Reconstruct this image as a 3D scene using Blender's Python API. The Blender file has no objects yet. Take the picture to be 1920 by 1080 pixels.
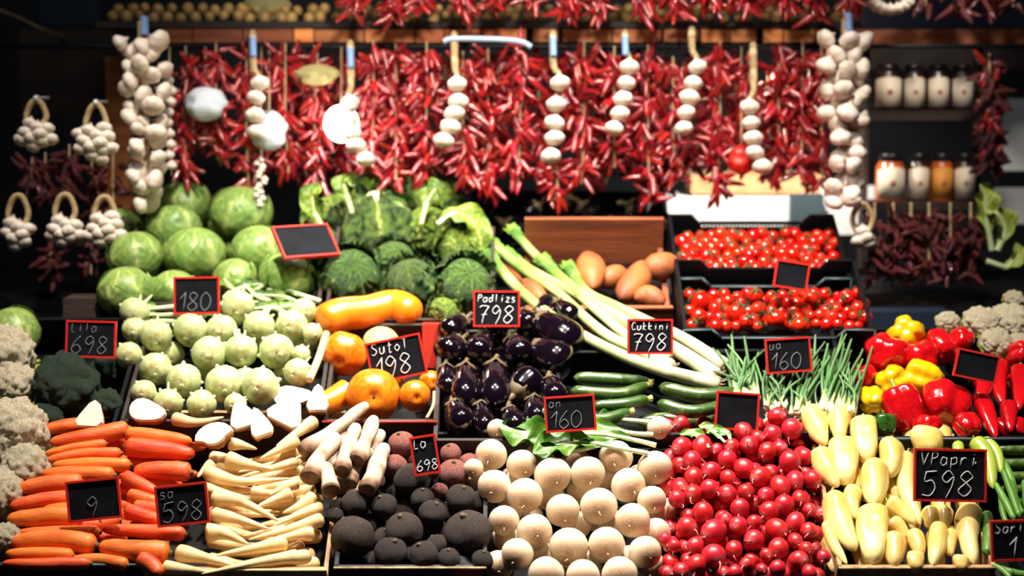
import bpy, math, random
from mathutils import Vector, Quaternion, Matrix, noise
R = random.Random(7)
PI = math.pi
SC = bpy.context.scene
COL = SC.collection

# ------------------------------------------------------------------ camera
CAM = Vector((0, 0, 1.65)); PITCH = math.radians(-6.0); FPX = 3583.0
cd = bpy.data.cameras.new('camera'); cam = bpy.data.objects.new('camera', cd); COL.objects.link(cam)
cam.location = CAM; cam.rotation_euler = (PI/2 + PITCH, 0, 0)
cd.sensor_width = 36; cd.lens = 36*FPX/1920; cd.clip_start = .1
cd.dof.use_dof = True; cd.dof.focus_distance = 3.78; cd.dof.aperture_fstop = 1.7
SC.camera = cam
# ------------------------------------------------------------------ world, exposure
w = bpy.data.worlds.new('world'); SC.world = w; w.use_nodes = True
w.node_tree.nodes['Background'].inputs[0].default_value = (.3, .52, .9, 1)
w.node_tree.nodes['Background'].inputs[1].default_value = .04
SC.view_settings.view_transform = 'Standard'; SC.view_settings.look = 'None'
SC.view_settings.exposure = -0.55; SC.view_settings.gamma = 1.0; SC.view_settings.use_curve_mapping = False
# ------------------------------------------------------------------ lamps over the stall, plus added unseen lamps for back, sides and fill
def lamp(x, y, z, tx, ty, tz, power, size, col=(1, .93, .82), cone=None, blend=.8):
    if cone:
        l = bpy.data.lights.new('stall_or_added_lamp', 'SPOT'); l.spot_size = math.radians(cone); l.spot_blend = blend; l.shadow_soft_size = size
    else:
        l = bpy.data.lights.new('stall_or_added_lamp', 'AREA'); l.shape = 'DISK'; l.size = size
    l.energy = power; l.color = col
    o = bpy.data.objects.new('stall_or_added_lamp', l); COL.objects.link(o); o.location = (x, y, z)
    o.rotation_euler = (Vector((tx, ty, tz))-Vector((x, y, z))).to_track_quat('-Z', 'Y').to_euler()
lamp(-.5, 3.42, 2.95, -.36, 4.02, 1.0, 430, .06, cone=70)
lamp(.5, 3.42, 2.95, .38, 4.02, 1.0, 430, .06, cone=70)
lamp(.02, 4.0, 2.9, .05, 4.12, 1.1, 300, .07, cone=64)
lamp(.05, 2.9, 2.6, .05, 4.75, 1.68, 250, .12, cone=52)
lamp(.62, 4.91, 1.765, .66, 5.2, 1.3, 60, .02, cone=120)  # unseen spot under the shelf, added to brighten the white cabinet
lamp(-.7, 4.91, 1.765, -.7, 5.2, 1.3, 5, .02, cone=120)  # its unseen weaker twin, added to lift the left of the back
lamp(1.05, 4.2, 2.35, 1.08, 5.0, 1.6, 55, .06, cone=36)  # spot added to brighten the jars and their labels
lamp(-1.05, 4.0, 2.5, -1.1, 4.5, 1.5, 30, .06, cone=50)  # extra spot added to brighten the left end
lamp(0, 3.3, 3.4, 0, 4.0, 1.0, 20, 2.0, col=(1, .95, .88))  # broad soft fill, added as weak market hall light

# ------------------------------------------------------------------ geometry of the place
def ray(px, py):
    c, s = math.cos(PITCH), math.sin(PITCH)
    f = Vector((0, c, s)); u = Vector((0, -s, c))
    return f + Vector((1, 0, 0))*((px-960)/FPX) + u*((540-py)/FPX)
def P(px, py, Y):
    d = ray(px, py)
    return CAM + d*(Y/d.y)
def mpp(Y): return Y/FPX/.995           # metres covered by a photo pixel at depth Y
_BED = [(1200, 3.34), (1080, 3.5), (800, 3.86), (600, 4.2), (400, 4.68), (330, 4.85)]
def bed(py):                             # depth of the sloping display where row py meets it
    if py >= _BED[0][0]: return _BED[0][1]
    for (a, ya), (b, yb) in zip(_BED, _BED[1:]):
        if b <= py <= a: return ya+(yb-ya)*(a-py)/(a-b)
    return _BED[-1][1]

# ------------------------------------------------------------------ objects, tags, labels
def tag(o, label=None, cat=None, group=None, kind=None):
    for k, v in (('label', label), ('category', cat), ('group', group), ('kind', kind)):
        if v: o[k] = v
    return o
def link(name, me, mat=None, parent=None, loc=None):
    o = bpy.data.objects.new(name, me); COL.objects.link(o)
    if mat and me is not None and not me.materials: me.materials.append(mat)
    if parent: o.parent = parent
    if loc is not None: o.location = loc
    return o
def empty(name, loc=(0, 0, 0)):
    o = bpy.data.objects.new(name, None); COL.objects.link(o); o.location = loc; o.empty_display_size = .02
    return o
def copy_tree(o, parent=None):
    c = o.copy(); COL.objects.link(c)
    if parent: c.parent = parent
    for ch in list(o.children): copy_tree(ch, c)
    return c
ORD = ['first','second','third','fourth','fifth','sixth','seventh','eighth','ninth','tenth','eleventh','twelfth','thirteenth','fourteenth','fifteenth','sixteenth','seventeenth','eighteenth','nineteenth','twentieth']
ORD += ['twenty-'+x for x in ORD[:9]] + ['thirtieth'] + ['thirty-'+x for x in ORD[:9]]
HEAPS = {}
def reg(heap, o, px, py, desc):          # remembered, labelled at the end by its row in the heap
    HEAPS.setdefault(heap, []).append((px, py, o, desc))
def label_heaps():
    for (heap, rowh), items in HEAPS.items():
        items.sort(key=lambda t: t[1])
        rows, cur = [], [items[0]]
        for it in items[1:]:
            if it[1]-cur[0][1] > rowh: rows.append(cur); cur = [it]
            else: cur.append(it)
        rows.append(cur)
        for i, row in enumerate(rows):
            row.sort(key=lambda t: t[0])
            for j, (px, py, o, desc) in enumerate(row):
                rw = f'{ORD[i]} row down' if len(rows) > 1 else 'row'
                pos = 'alone' if len(row) == 1 else ('leftmost' if j == 0 else 'rightmost' if j == len(row)-1 else ORD[j]+' from left')
                o['label'] = f'{desc} in {heap}, {rw}, {pos}' if len(rows) > 1 else f'{desc} in {heap}, {pos}'

# ------------------------------------------------------------------ materials
def ramp_node(nt, stops):
    r = nt.nodes.new('ShaderNodeValToRGB'); e = r.color_ramp.elements
    while len(e) > 1: e.remove(e[-1])
    e[0].position = stops[0][0]; e[0].color = (*stops[0][1], 1)
    for p, c in stops[1:]:
        n = e.new(p); n.color = (*c, 1)
    return r
MATS = {}
def pm(name, col=None, rough=.5, ramp=None, attr='u', col2=None, nscale=8, namt=(.4, .6), bump=0, bscale=30, vor=0, vscale=20, var=.0, hue=.0, coat=0, metal=0, spec=.5, emit=0, stretch=None, trans=0, sss=0):
    m = bpy.data.materials.new(name); m.use_nodes = True; nt = m.node_tree; N = nt.nodes; L = nt.links
    b = N['Principled BSDF']
    tc = N.new('ShaderNodeTexCoord'); src = tc.outputs['Object']
    if stretch:
        mp = N.new('ShaderNodeMapping'); mp.inputs['Scale'].default_value = stretch; L.new(src, mp.inputs[0]); src = mp.outputs[0]
    if ramp:
        a = N.new('ShaderNodeAttribute'); a.attribute_name = attr; r = ramp_node(nt, ramp); 
        nn = N.new('ShaderNodeTexNoise'); nn.inputs['Scale'].default_value = 60; L.new(src, nn.inputs[0])
        ma = N.new('ShaderNodeMath'); ma.operation = 'MULTIPLY_ADD'; ma.inputs[1].default_value = .08; L.new(nn.outputs[0], ma.inputs[0])
        mb = N.new('ShaderNodeMath'); mb.operation = 'SUBTRACT'; mb.inputs[1].default_value = .04; L.new(a.outputs['Fac'], mb.inputs[0]); L.new(mb.outputs[0], ma.inputs[2])
        L.new(ma.outputs[0], r.inputs[0]); c = r.outputs[0]
    else:
        rgb = N.new('ShaderNodeRGB'); rgb.outputs[0].default_value = (*col, 1); c = rgb.outputs[0]
    if col2:
        n = N.new('ShaderNodeTexNoise'); n.inputs['Scale'].default_value = nscale; n.inputs['Detail'].default_value = 5; L.new(src, n.inputs[0])
        mr = N.new('ShaderNodeMapRange'); mr.inputs[1].default_value, mr.inputs[2].default_value = namt; L.new(n.outputs[0], mr.inputs[0])
        mx = N.new('ShaderNodeMix'); mx.data_type = 'RGBA'; L.new(mr.outputs[0], mx.inputs[0]); L.new(c, mx.inputs[6]); mx.inputs[7].default_value = (*col2, 1); c = mx.outputs[2]
    if var or hue:
        oi = N.new('ShaderNodeObjectInfo'); hs = N.new('ShaderNodeHueSaturation')
        m1 = N.new('ShaderNodeMapRange'); m1.inputs[3].default_value = 1-var; m1.inputs[4].default_value = 1+var*.6; L.new(oi.outputs['Random'], m1.inputs[0]); L.new(m1.outputs[0], hs.inputs['Value'])
        wn = N.new('ShaderNodeTexWhiteNoise'); wn.noise_dimensions = '1D'; L.new(oi.outputs['Random'], wn.inputs['W'])
        m2 = N.new('ShaderNodeMapRange'); m2.inputs[3].default_value = .5-hue; m2.inputs[4].default_value = .5+hue; L.new(wn.outputs[0], m2.inputs[0]); L.new(m2.outputs[0], hs.inputs['Hue'])
        L.new(c, hs.inputs['Color']); c = hs.outputs[0]
    L.new(c, b.inputs['Base Color'])
    b.inputs['Roughness'].default_value = rough; b.inputs['Metallic'].default_value = metal
    b.inputs['Coat Weight'].default_value = coat; b.inputs['Coat Roughness'].default_value = .08
    b.inputs['Specular IOR Level'].default_value = spec
    if trans: b.inputs['Transmission Weight'].default_value = trans
    if sss:
        b.inputs['Subsurface Weight'].default_value = sss; b.inputs['Subsurface Radius'].default_value = (.02, .012, .006); b.inputs['Subsurface Scale'].default_value = .3
    if emit:
        L.new(c, b.inputs['Emission Color']); b.inputs['Emission Strength'].default_value = emit
    h = None
    if bump:
        n = N.new('ShaderNodeTexNoise'); n.inputs['Scale'].default_value = bscale; n.inputs['Detail'].default_value = 4; L.new(src, n.inputs[0])
        bp = N.new('ShaderNodeBump'); bp.inputs['Strength'].default_value = bump; bp.inputs['Distance'].default_value = .003; L.new(n.outputs[0], bp.inputs['Height']); h = bp
    if vor:
        v = N.new('ShaderNodeTexVoronoi'); v.inputs['Scale'].default_value = vscale; L.new(src, v.inputs[0])
        bp = N.new('ShaderNodeBump'); bp.inputs['Strength'].default_value = vor; bp.inputs['Distance'].default_value = .006; L.new(v.outputs[0], bp.inputs['Height'])
        if h: L.new(h.outputs[0], bp.inputs['Normal'])
        h = bp
    if h: L.new(h.outputs[0], b.inputs['Normal'])
    MATS[name] = m
    return m
def srgb(r, g, b):
    f = lambda v: (v/255/12.92 if v/255 <= .04045 else ((v/255+.055)/1.055)**2.4)
    return (f(r), f(g), f(b))
S = srgb
M = MATS
pm('carrot', S(236, 112, 40), .5, col2=S(214, 78, 20), nscale=3, bump=.35, bscale=10, stretch=(4, 18, 18), var=.12, hue=.012)
pm('carrot_crown', S(90, 80, 30), .7, bump=.5, bscale=80)
pm('parsnip', rough=.55, ramp=[(0, S(165, 120, 70)), (.05, S(228, 196, 140)), (1, S(235, 205, 150))], col2=S(205, 160, 100), nscale=22, namt=(.5, .8), bump=.4, bscale=60, var=.1, hue=.01)
pm('horseradish', rough=.7, ramp=[(0, S(92, 62, 38)), (.1, S(110, 76, 50)), (.24, S(206, 180, 156)), (1, S(214, 190, 168))], col2=S(160, 122, 96), nscale=30, namt=(.45, .7), bump=.5, bscale=50, var=.06)
pm('leek', rough=.4, col2=S(176, 186, 120), nscale=14, namt=(.45, .7), ramp=[(0, S(214, 204, 172)), (.35, S(206, 204, 156)), (.6, S(168, 184, 98)), (.85, S(110, 145, 60)), (1, S(60, 100, 45))], var=.06, bump=.2, bscale=80)
pm('root_hair', S(215, 195, 160), .8)
pm('turnip', rough=.42, ramp=[(0, S(205, 205, 150)), (.14, S(226, 210, 184)), (.72, S(228, 206, 178)), (.93, S(190, 150, 118)), (1, S(150, 110, 80))], col2=S(214, 186, 156), nscale=9, namt=(.45, .75), bump=.1, bscale=40, var=.07, sss=.12)
pm('radish', rough=.34, ramp=[(0, S(120, 140, 40)), (.04, S(198, 36, 46)), (.9, S(204, 40, 50)), (1, S(225, 140, 140))], col2=S(180, 22, 34), nscale=20, bump=.08, bscale=60, var=.16, hue=.003)
pm('radish_root', S(225, 130, 125), .6)
pm('kohlrabi', rough=.42, ramp=[(0, S(168, 190, 110)), (.5, S(188, 202, 132)), (.84, S(184, 190, 120)), (.95, S(170, 140, 80)), (1, S(130, 95, 50))], col2=S(204, 210, 156), nscale=2.5, bump=.15, bscale=40, var=.09, hue=.01)
pm('kohl_stalk', S(205, 216, 165), .5, var=.08)
pm('beet', S(42, 31, 27), .72, col2=S(88, 64, 48), nscale=14, namt=(.5, .75), bump=.9, bscale=45, var=.3)
pm('beet_pink', S(175, 105, 92), .65, col2=S(110, 60, 55), nscale=14, bump=.8, bscale=45, var=.15)
pm('aubergine', S(12, 5, 13), .1, coat=.7, var=.2, bump=.04, bscale=14, spec=.5)
pm('aubergine_calyx', S(96, 80, 52), .6, bump=.5, bscale=60)
pm('zucchini', rough=.3, col=S(58, 86, 34), col2=S(125, 145, 80), nscale=60, namt=(.55, .75), bump=.1, bscale=50, var=.2, hue=.015)
pm('zucchini_stem', S(196, 190, 105), .6, bump=.3)
pm('sweetpotato', S(170, 96, 46), .6, col2=S(128, 66, 34), nscale=14, bump=.5, bscale=30, var=.08)
pm('squash', S(240, 135, 24), .3, col2=S(232, 110, 14), nscale=5, bump=.06, bscale=30, var=.05, coat=.25)
pm('pumpkin_flesh', S(246, 196, 140), .5, col2=S(240, 170, 90), nscale=10)
pm('squash_scar', S(110, 60, 20), .8)
pm('cabbage', rough=.42, ramp=[(0, S(196, 206, 130)), (.5, S(156, 176, 90)), (1, S(122, 152, 72))], attr='v', col2=S(84, 122, 62), nscale=3, namt=(.45, .8), bump=.12, bscale=14, var=.1, hue=.01)
pm('savoy', rough=.55, ramp=[(0, S(190, 200, 120)), (.35, S(96, 122, 48)), (.7, S(34, 66, 22)), (1, S(24, 54, 18))], attr='v', col2=S(74, 104, 28), nscale=7, vor=.55, vscale=75, bump=.4, bscale=35, var=.25, hue=.02)
pm('savoy_light', rough=.55, ramp=[(0, S(214, 214, 120)), (.4, S(160, 172, 52)), (1, S(112, 138, 34))], attr='v', col2=S(50, 86, 22), nscale=7, vor=.5, vscale=75, bump=.4, bscale=35, var=.2)
pm('chard', rough=.4, ramp=[(0, S(222, 226, 170)), (.25, S(130, 170, 66)), (1, S(66, 118, 40))], attr='v', col2=S(120, 160, 60), nscale=12, bump=.4, bscale=50, var=.15)
pm('turnip_green', rough=.4, ramp=[(0, S(190, 205, 130)), (.2, S(84, 130, 44)), (1, S(40, 88, 26))], attr='v', col2=S(90, 130, 40), nscale=16, bump=.5, bscale=50, var=.2)
pm('pale_leaf', rough=.5, ramp=[(0, S(235, 235, 180)), (.5, S(205, 210, 110)), (1, S(150, 170, 60))], attr='v', bump=.3, var=.1)
pm('cut_stem', S(226, 226, 160), .6)
pm('caulk', S(240, 230, 208), .75, col2=S(214, 192, 146), nscale=14, bump=.9, bscale=170, var=.06)
pm('broccoli', S(26, 50, 32), .75, col2=S(44, 68, 42), nscale=20, bump=1, bscale=200, var=.15)
pm('celeriac_cut', S(222, 208, 192), .55, col2=S(228, 212, 192), nscale=20)
pm('celeriac_skin', S(190, 120, 70), .75, col2=S(150, 88, 50), nscale=30, bump=.9, bscale=80)
pm('garlic', rough=.45, ramp=[(0, S(190, 172, 150)), (.3, S(232, 218, 204)), (.75, S(236, 222, 210)), (1, S(180, 145, 120))], col2=S(196, 160, 150), nscale=30, namt=(.5, .8), var=.06, bump=.15)
pm('garlic_stalk', S(196, 172, 128), .8, col2=S(150, 122, 84), nscale=40, bump=.5)
pm('chilli', rough=.22, ramp=[(0, S(150, 120, 60)), (.1, S(160, 110, 50)), (.14, S(192, 34, 36)), (1, S(184, 28, 30))], col2=S(140, 14, 20), nscale=30, var=.45, hue=.006, coat=.6, spec=.8, bump=.15, bscale=90)
pm('dry_chilli', rough=.3, ramp=[(0, S(150, 90, 60)), (.1, S(120, 60, 40)), (.16, S(112, 22, 24)), (1, S(98, 16, 20))], col2=S(70, 14, 18), nscale=30, var=.4, hue=.015, coat=.3, bump=.5, bscale=120)
pm('cord', S(190, 160, 120), .8)
pm('blue_tape', S(120, 150, 200), .5)
pm('pepper_red', S(206, 16, 22), .16, coat=.6, col2=S(186, 10, 18), nscale=8, var=.1, bump=.05, bscale=20)
pm('pepper_yellow', S(238, 176, 10), .16, coat=.6, col2=S(226, 190, 20), nscale=8, var=.06, bump=.05, bscale=20)
pm('pepper_green', S(36, 84, 24), .16, coat=.6, var=.06)
pm('pepper_pale', S(240, 220, 150), .2, coat=.45, col2=S(226, 180, 80), nscale=9, namt=(.45, .7), var=.06, hue=.008, bump=.05, bscale=20, sss=.1)
pm('pepper_lime', S(170, 190, 70), .25, coat=.4, var=.1)
pm('pepper_stem', S(140, 150, 60), .6)
pm('tomato', S(200, 30, 10), .14, coat=.5, var=.3, hue=.003)
pm('tomato_leaf', S(50, 70, 24), .6)
pm('onion_gold', S(196, 166, 98), .4, col2=S(160, 110, 60), nscale=20, var=.25)
pm('spring_green', rough=.45, ramp=[(0, S(232, 232, 200)), (.14, S(190, 205, 130)), (.26, S(64, 104, 50)), (1, S(92, 130, 78))], var=.35, hue=.015)
pm('bean', S(92, 140, 50), .4, var=.2)
pm('board_black', S(10, 12, 19), .7, col2=S(17, 20, 28), nscale=20, spec=.15)
pm('frame_red', S(206, 36, 24), .45, bump=.1)
pm('chalk', S(225, 225, 225), .9, bump=.5, bscale=300)
pm('chalk_dim', S(120, 124, 132), .9)
pm('stake', S(60, 50, 40), .7)
pm('black_plastic', S(7, 9, 13), .45, bump=.2, bscale=60, spec=.25)
pm('plastic_grey', S(70, 86, 92), .5)
pm('wood_dark', S(52, 34, 26), .7, col2=S(34, 24, 20), nscale=4, stretch=(1, 8, 8), bump=.4)
pm('wood_brown', S(150, 78, 40), .65, col2=S(110, 54, 28), nscale=4, stretch=(1, 9, 9), bump=.4, var=.15)
pm('wood_orange', S(240, 150, 76), .6, col2=S(200, 104, 44), nscale=4, stretch=(1, 9, 9), bump=.3, var=.5)
pm('cardboard', S(196, 150, 105), .8, col2=S(176, 128, 88), nscale=20, bump=.2)
pm('red_card', S(196, 50, 34), .55)
pm('white_paint', S(238, 238, 236), .5)
pm('grey_blue', S(150, 170, 200), .4)
pm('wall', S(24, 28, 36), .8, col2=S(14, 18, 24), nscale=3)
pm('navy', S(14, 30, 52), .6)
pm('floor', S(60, 58, 56), .7, col2=S(44, 42, 42), nscale=3)
pm('glass', S(240, 240, 240), .05, trans=1)
pm('lid', S(30, 24, 26), .3, coat=.4)
pm('jar_label', S(232, 214, 190), .6)
pm('jar_label_orange', S(226, 150, 60), .6)
pm('label_mark', S(170, 100, 80), .7)
pm('content_dark', S(60, 24, 18), .3, coat=.6)
pm('content_orange', S(200, 90, 30), .3, coat=.6)
pm('bag', S(215, 222, 232), .35, bump=.8, bscale=18)
pm('net_bag', S(222, 208, 140), .6, vor=.8, vscale=60)
pm('lamp_glass', (1, .96, .9), .4, emit=9)
pm('gold_ink', S(190, 150, 70), .6)
pm('nail', S(220, 220, 225), .3, metal=.3)

# ------------------------------------------------------------------ mesh builders
def finish(name, vs, fs, attrs=None, smooth=True, mat=None):
    me = bpy.data.meshes.new(name); me.from_pydata([tuple(v) for v in vs], [], fs)
    if smooth: me.polygons.foreach_set('use_smooth', [True]*len(me.polygons))
    for k, a in (attrs or {}).items():
        at = me.attributes.new(k, 'FLOAT', 'POINT'); at.data.foreach_set('value', a)
    if mat: me.materials.append(M[mat])
    me.update()
    return me
def interp(tab, u):
    if callable(tab): return tab(u)
    if u <= tab[0][0]: return tab[0][1]
    for (a, ra), (b, rb) in zip(tab, tab[1:]):
        if u <= b:
            t = (u-a)/(b-a)
            return ra+(rb-ra)*t
    return tab[-1][1]
def catmull(pts, t):
    n = len(pts)-1
    if n == 0: return pts[0].copy()
    x = min(max(t, 0), 1)*n; i = min(int(x), n-1); f = x-i
    p1, p2 = pts[i], pts[i+1]
    p0 = pts[i-1] if i else p1*2-p2
    p3 = pts[i+2] if i+2 <= n else p2*2-p1
    return .5*((2*p1)+(p2-p0)*f+(2*p0-5*p1+4*p2-p3)*f*f+(3*p1-p0-3*p2+p3)*f**3)
def sweep(pts, prof, Rr, seg=14, rings=22, mod=None, bump=0, bfreq=20, seed=0, flat=1.0, lin=False, acc=None):
    """A tapering body along a curved spine; attribute u runs along it."""
    pts = [Vector(p) for p in pts]
    vs, fs, us = acc if acc else ([], [], [])
    b0 = len(vs)
    cs, tg, uu = [], [], []
    for i in range(rings+1):
        u = i/rings if lin else .5-.5*math.cos(PI*i/rings)
        cs.append(catmull(pts, u)); uu.append(u)
    for i in range(rings+1):
        d = cs[min(i+1, rings)]-cs[max(i-1, 0)]
        tg.append(d.normalized() if d.length > 1e-9 else Vector((0, 0, 1)))
    nrm = tg[0].orthogonal().normalized()
    for i in range(rings+1):
        nrm = (nrm - tg[i]*nrm.dot(tg[i])).normalized(); bi = tg[i].cross(nrm)
        r = interp(prof, uu[i])*Rr
        for k in range(seg):
            a = 2*PI*k/seg; q = r*(mod(uu[i], a) if mod else 1)
            p = cs[i]+nrm*(math.cos(a)*q)+bi*(math.sin(a)*q*flat)
            if bump:
                s = noise.noise(p*bfreq+Vector((seed*3.1, seed, 0)))
                p = p+(p-cs[i])*(bump*s)
            vs.append(p); us.append(uu[i])
    for i in range(rings):
        for k in range(seg):
            a, b = b0+i*seg+k, b0+i*seg+(k+1) % seg
            fs.append((a, b, b+seg, a+seg))
    vs.append(cs[0]); us.append(0.); c0 = len(vs)-1
    vs.append(cs[-1]); us.append(1.); c1 = len(vs)-1
    for k in range(seg):
        fs.append((c0, b0+(k+1) % seg, b0+k)); e = b0+rings*seg
        fs.append((c1, e+k, e+(k+1) % seg))
    return vs, fs, us
def sweep_mesh(name, pts, prof, Rr, mat, **kw):
    v, f, u = sweep(pts, prof, Rr, **kw)
    return finish(name, v, f, {'u': u}, mat=mat)
def boxes(name, bs, mat, bevel=.0):
    """bs: (x0,x1,y0,y1,z0,z1) each, joined in one mesh."""
    vs, fs = [], []
    for x0, x1, y0, y1, z0, z1 in bs:
        n = len(vs)
        vs += [(x, y, z) for x in (x0, x1) for y in (y0, y1) for z in (z0, z1)]
        fs += [tuple(n+i for i in q) for q in ((0, 1, 3, 2), (4, 6, 7, 5), (0, 4, 5, 1), (2, 3, 7, 6), (0, 2, 6, 4), (1, 5, 7, 3))]
    return finish(name, vs, fs, smooth=False, mat=mat)
def ball(u): return math.sqrt(max(0, 1-(2*u-1)**2))
def blob_mesh(name, prof, mat, length=2.0, seg=28, rings=22, **kw):
    return sweep_mesh(name, [(0, 0, -length/2), (0, 0, length/2)], prof, 1.0, mat, seg=seg, rings=rings, **kw)
def look(d, spin=None):
    q = Vector(d).to_track_quat('Z', 'Y')
    return q @ Quaternion((0, 0, 1), R.uniform(0, 2*PI) if spin is None else spin)

# ------------------------------------------------------------------ nothing passes through anything: slide back along the line of sight
CELL = .07; GRID = {}
def _cells(c, r):
    for i in range(int((c.x-r)//CELL), int((c.x+r)//CELL)+1):
        for j in range(int((c.y-r)//CELL), int((c.y+r)//CELL)+1):
            for k in range(int((c.z-r)//CELL), int((c.z+r)//CELL)+1): yield i, j, k
def settle(balls, limit=.16, step=.005, tol=.93, add=True):
    """balls: [(centre, radius)]. Returns the shift away from the viewer's side that frees them of what already lies there."""
    mid = sum((c for c, r in balls), Vector())/len(balls)
    d = (mid-CAM).normalized(); s = 0
    while s < limit:
        hit = False
        for c, r in balls:
            q = c+d*s
            for ce in _cells(q, r):
                for (c2, r2) in GRID.get(ce, ()):
                    if (q-c2).length < (r+r2)*tol: hit = True; break
                if hit: break
            if hit: break
        if not hit: break
        s += step
    if add:
        for c, r in balls:
            q = c+d*s
            for ce in _cells(q, r): GRID.setdefault(ce, []).append((q, r))
    return d*s

# ================================================================== STALL STRUCTURE
tag(link('floor', boxes('floor', [(-4, 4, -1, 7, -.05, 0)], 'floor')), kind='structure')
tag(link('wall_back', boxes('wall_back', [(-3, 3, 6.2, 6.3, 0, 3.4)], 'wall')), kind='structure')
# sloping deck that carries the display, each slab following the rows of crates
deck = empty('display_stand', (0, 3.3, 0))
tag(deck, 'long dark sloping display stand under all the vegetable heaps', 'stand')
def slab(ya, za, yb, zb, th, name='deck_board'):
    d = Vector((0, yb-ya, zb-za)).normalized(); n = Vector((0, -d.z, d.y))
    a, b = Vector((0, ya, za)), Vector((0, yb, zb))
    vs = []
    for x in (-1.6, 1.6):
        for p in (a, b):
            vs += [p+Vector((x, 0, 0)), p+Vector((x, 0, 0))-n*th]
    fs = [(0, 2, 6, 4), (1, 5, 7, 3), (0, 1, 3, 2), (4, 6, 7, 5), (0, 4, 5, 1), (2, 3, 7, 6)]
    o = link(name, finish(name, [v-deck.location for v in vs], fs, smooth=False, mat='black_plastic'), None, deck)
DROP = .2
def dk(py):
    y = bed(py); p = P(960, py, y); return y+.02, p.z-DROP
for a, b in ((1200, 1080), (1080, 800), (800, 600), (600, 400)):
    (ya, za), (yb, zb) = dk(a), dk(b); slab(ya, za, yb, zb, .02)
(ya, za) = dk(400); slab(ya, za, 5.3, za+.02, .02)
link('front_panel', boxes('front_panel', [(-1.6, 1.6, 0, .02, 0, dk(1200)[1]-.02)], 'wood_dark'), None, deck, (0, .06, 0))
link('leg', boxes('leg', [(-1.55, -1.45, 1.9, 2.0, 0, za-.03)], 'wood_dark'), None, deck); link('leg', boxes('leg', [(1.45, 1.55, 1.9, 2.0, 0, za-.03)], 'wood_dark'), None, deck)

# back framework: posts, beams, shelves
def world_box(name, px0, px1, py0, py1, Y, depth, mat, parent=None):
    a, b = P(px0, py1, Y), P(px1, py0, Y)
    o = parent.location if parent else Vector()
    return link(name, boxes(name, [(a.x-o.x, b.x-o.x, Y-o.y, Y+depth-o.y, a.z-o.z, b.z-o.z)], mat), None, parent)
def wb_thing(name, px0, px1, py0, py1, Y, depth, mat, label, cat, group=None):
    return tag(world_box(name, px0, px1, py0, py1, Y, depth, mat), label, cat, group)
wb_thing('wooden_boarding', 40, 212, 55, 215, 5.15, .04, 'wood_dark', 'dark brown wooden panel behind the upper pair of garlic bunches', 'panel')
wb_thing('wooden_post', 208, 236, 105, 620, 5.05, .06, 'wood_orange', 'orange-brown wooden post behind the long garlic braid beside the cabbages', 'post')
wb_thing('wooden_post', 1822, 1845, 90, 620, 5.05, .06, 'wood_dark', 'dark wooden post between the jar shelves and the dark chilli string', 'post')
wb_thing('wooden_post', 1612, 1632, 90, 620, 5.05, .06, 'wood_dark', 'dark wooden post at the end of jar shelves beside the long garlic braid', 'post')
wb_thing('wooden_beam', 1600, 1990, 55, 85, 4.95, .06, 'wood_brown', 'brown wooden beam above the jar shelves', 'beam')
wb_thing('wooden_boarding', 1600, 1930, 85, 130, 5.2, .03, 'wood_dark', 'dark wooden panel just under the brown beam above the jars', 'panel')
wb_thing('blue_panel', 75, 185, -40, 45, 5.3, .03, 'navy', 'dark blue panel above the wooden panel', 'panel')
wb_thing('blue_panel', 1600, 1990, -40, 52, 5.35, .03, 'navy', 'dark blue panel above the brown beam and jars', 'panel')
sh = empty('upper_shelf', P(930, 50, 4.78)); tag(sh, 'long wooden shelf above the hanging chilli strings, carrying onions', 'shelf')
world_box('shelf_board', 180, 1620, 40, 52, 4.78, .36, 'wood_dark', sh)
x = 300
while x < 1560:
    wd = R.choice((38, 55, 62, 70, 95)); m_ = 'wood_orange' if x > 500 else 'wood_brown'  # orange light and shadows of hanging strings put into the plank tones
    world_box('plank', x, x+wd-R.choice((3, 6, 14)), 54+R.uniform(0, 2), 80-R.uniform(0, 2), 4.783, .015, m_, sh); x += wd
world_box('back_strip', 290, 1570, 52, 84, 4.84, .02, 'wood_dark', sh)
# rail from which everything hangs
rl = P(960, 87, 4.78)
tag(link('hanging_rail', sweep_mesh('hanging_rail', [(-1.4, 0, 0), (1.4, 0, 0)], [(0, 1), (1, 1)], .006, 'black_plastic', seg=8, rings=4), loc=rl), 'thin dark rail under the shelf from which chillies and garlic hang', 'rail')
p0, p1 = P(832, 78, 4.62), P(990, 80, 4.62)
tag(link('white_bar', sweep_mesh('white_bar', [p-p0 for p in (p0, P(850, 73, 4.62), P(930, 74, 4.62), P(975, 78, 4.62), P(996, 88, 4.62))], [(0, 1), (1, 1)], .007, 'grey_blue', seg=8, rings=16), loc=p0), 'short pale blue-white bar under the shelf above a garlic string', 'bar')

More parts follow.
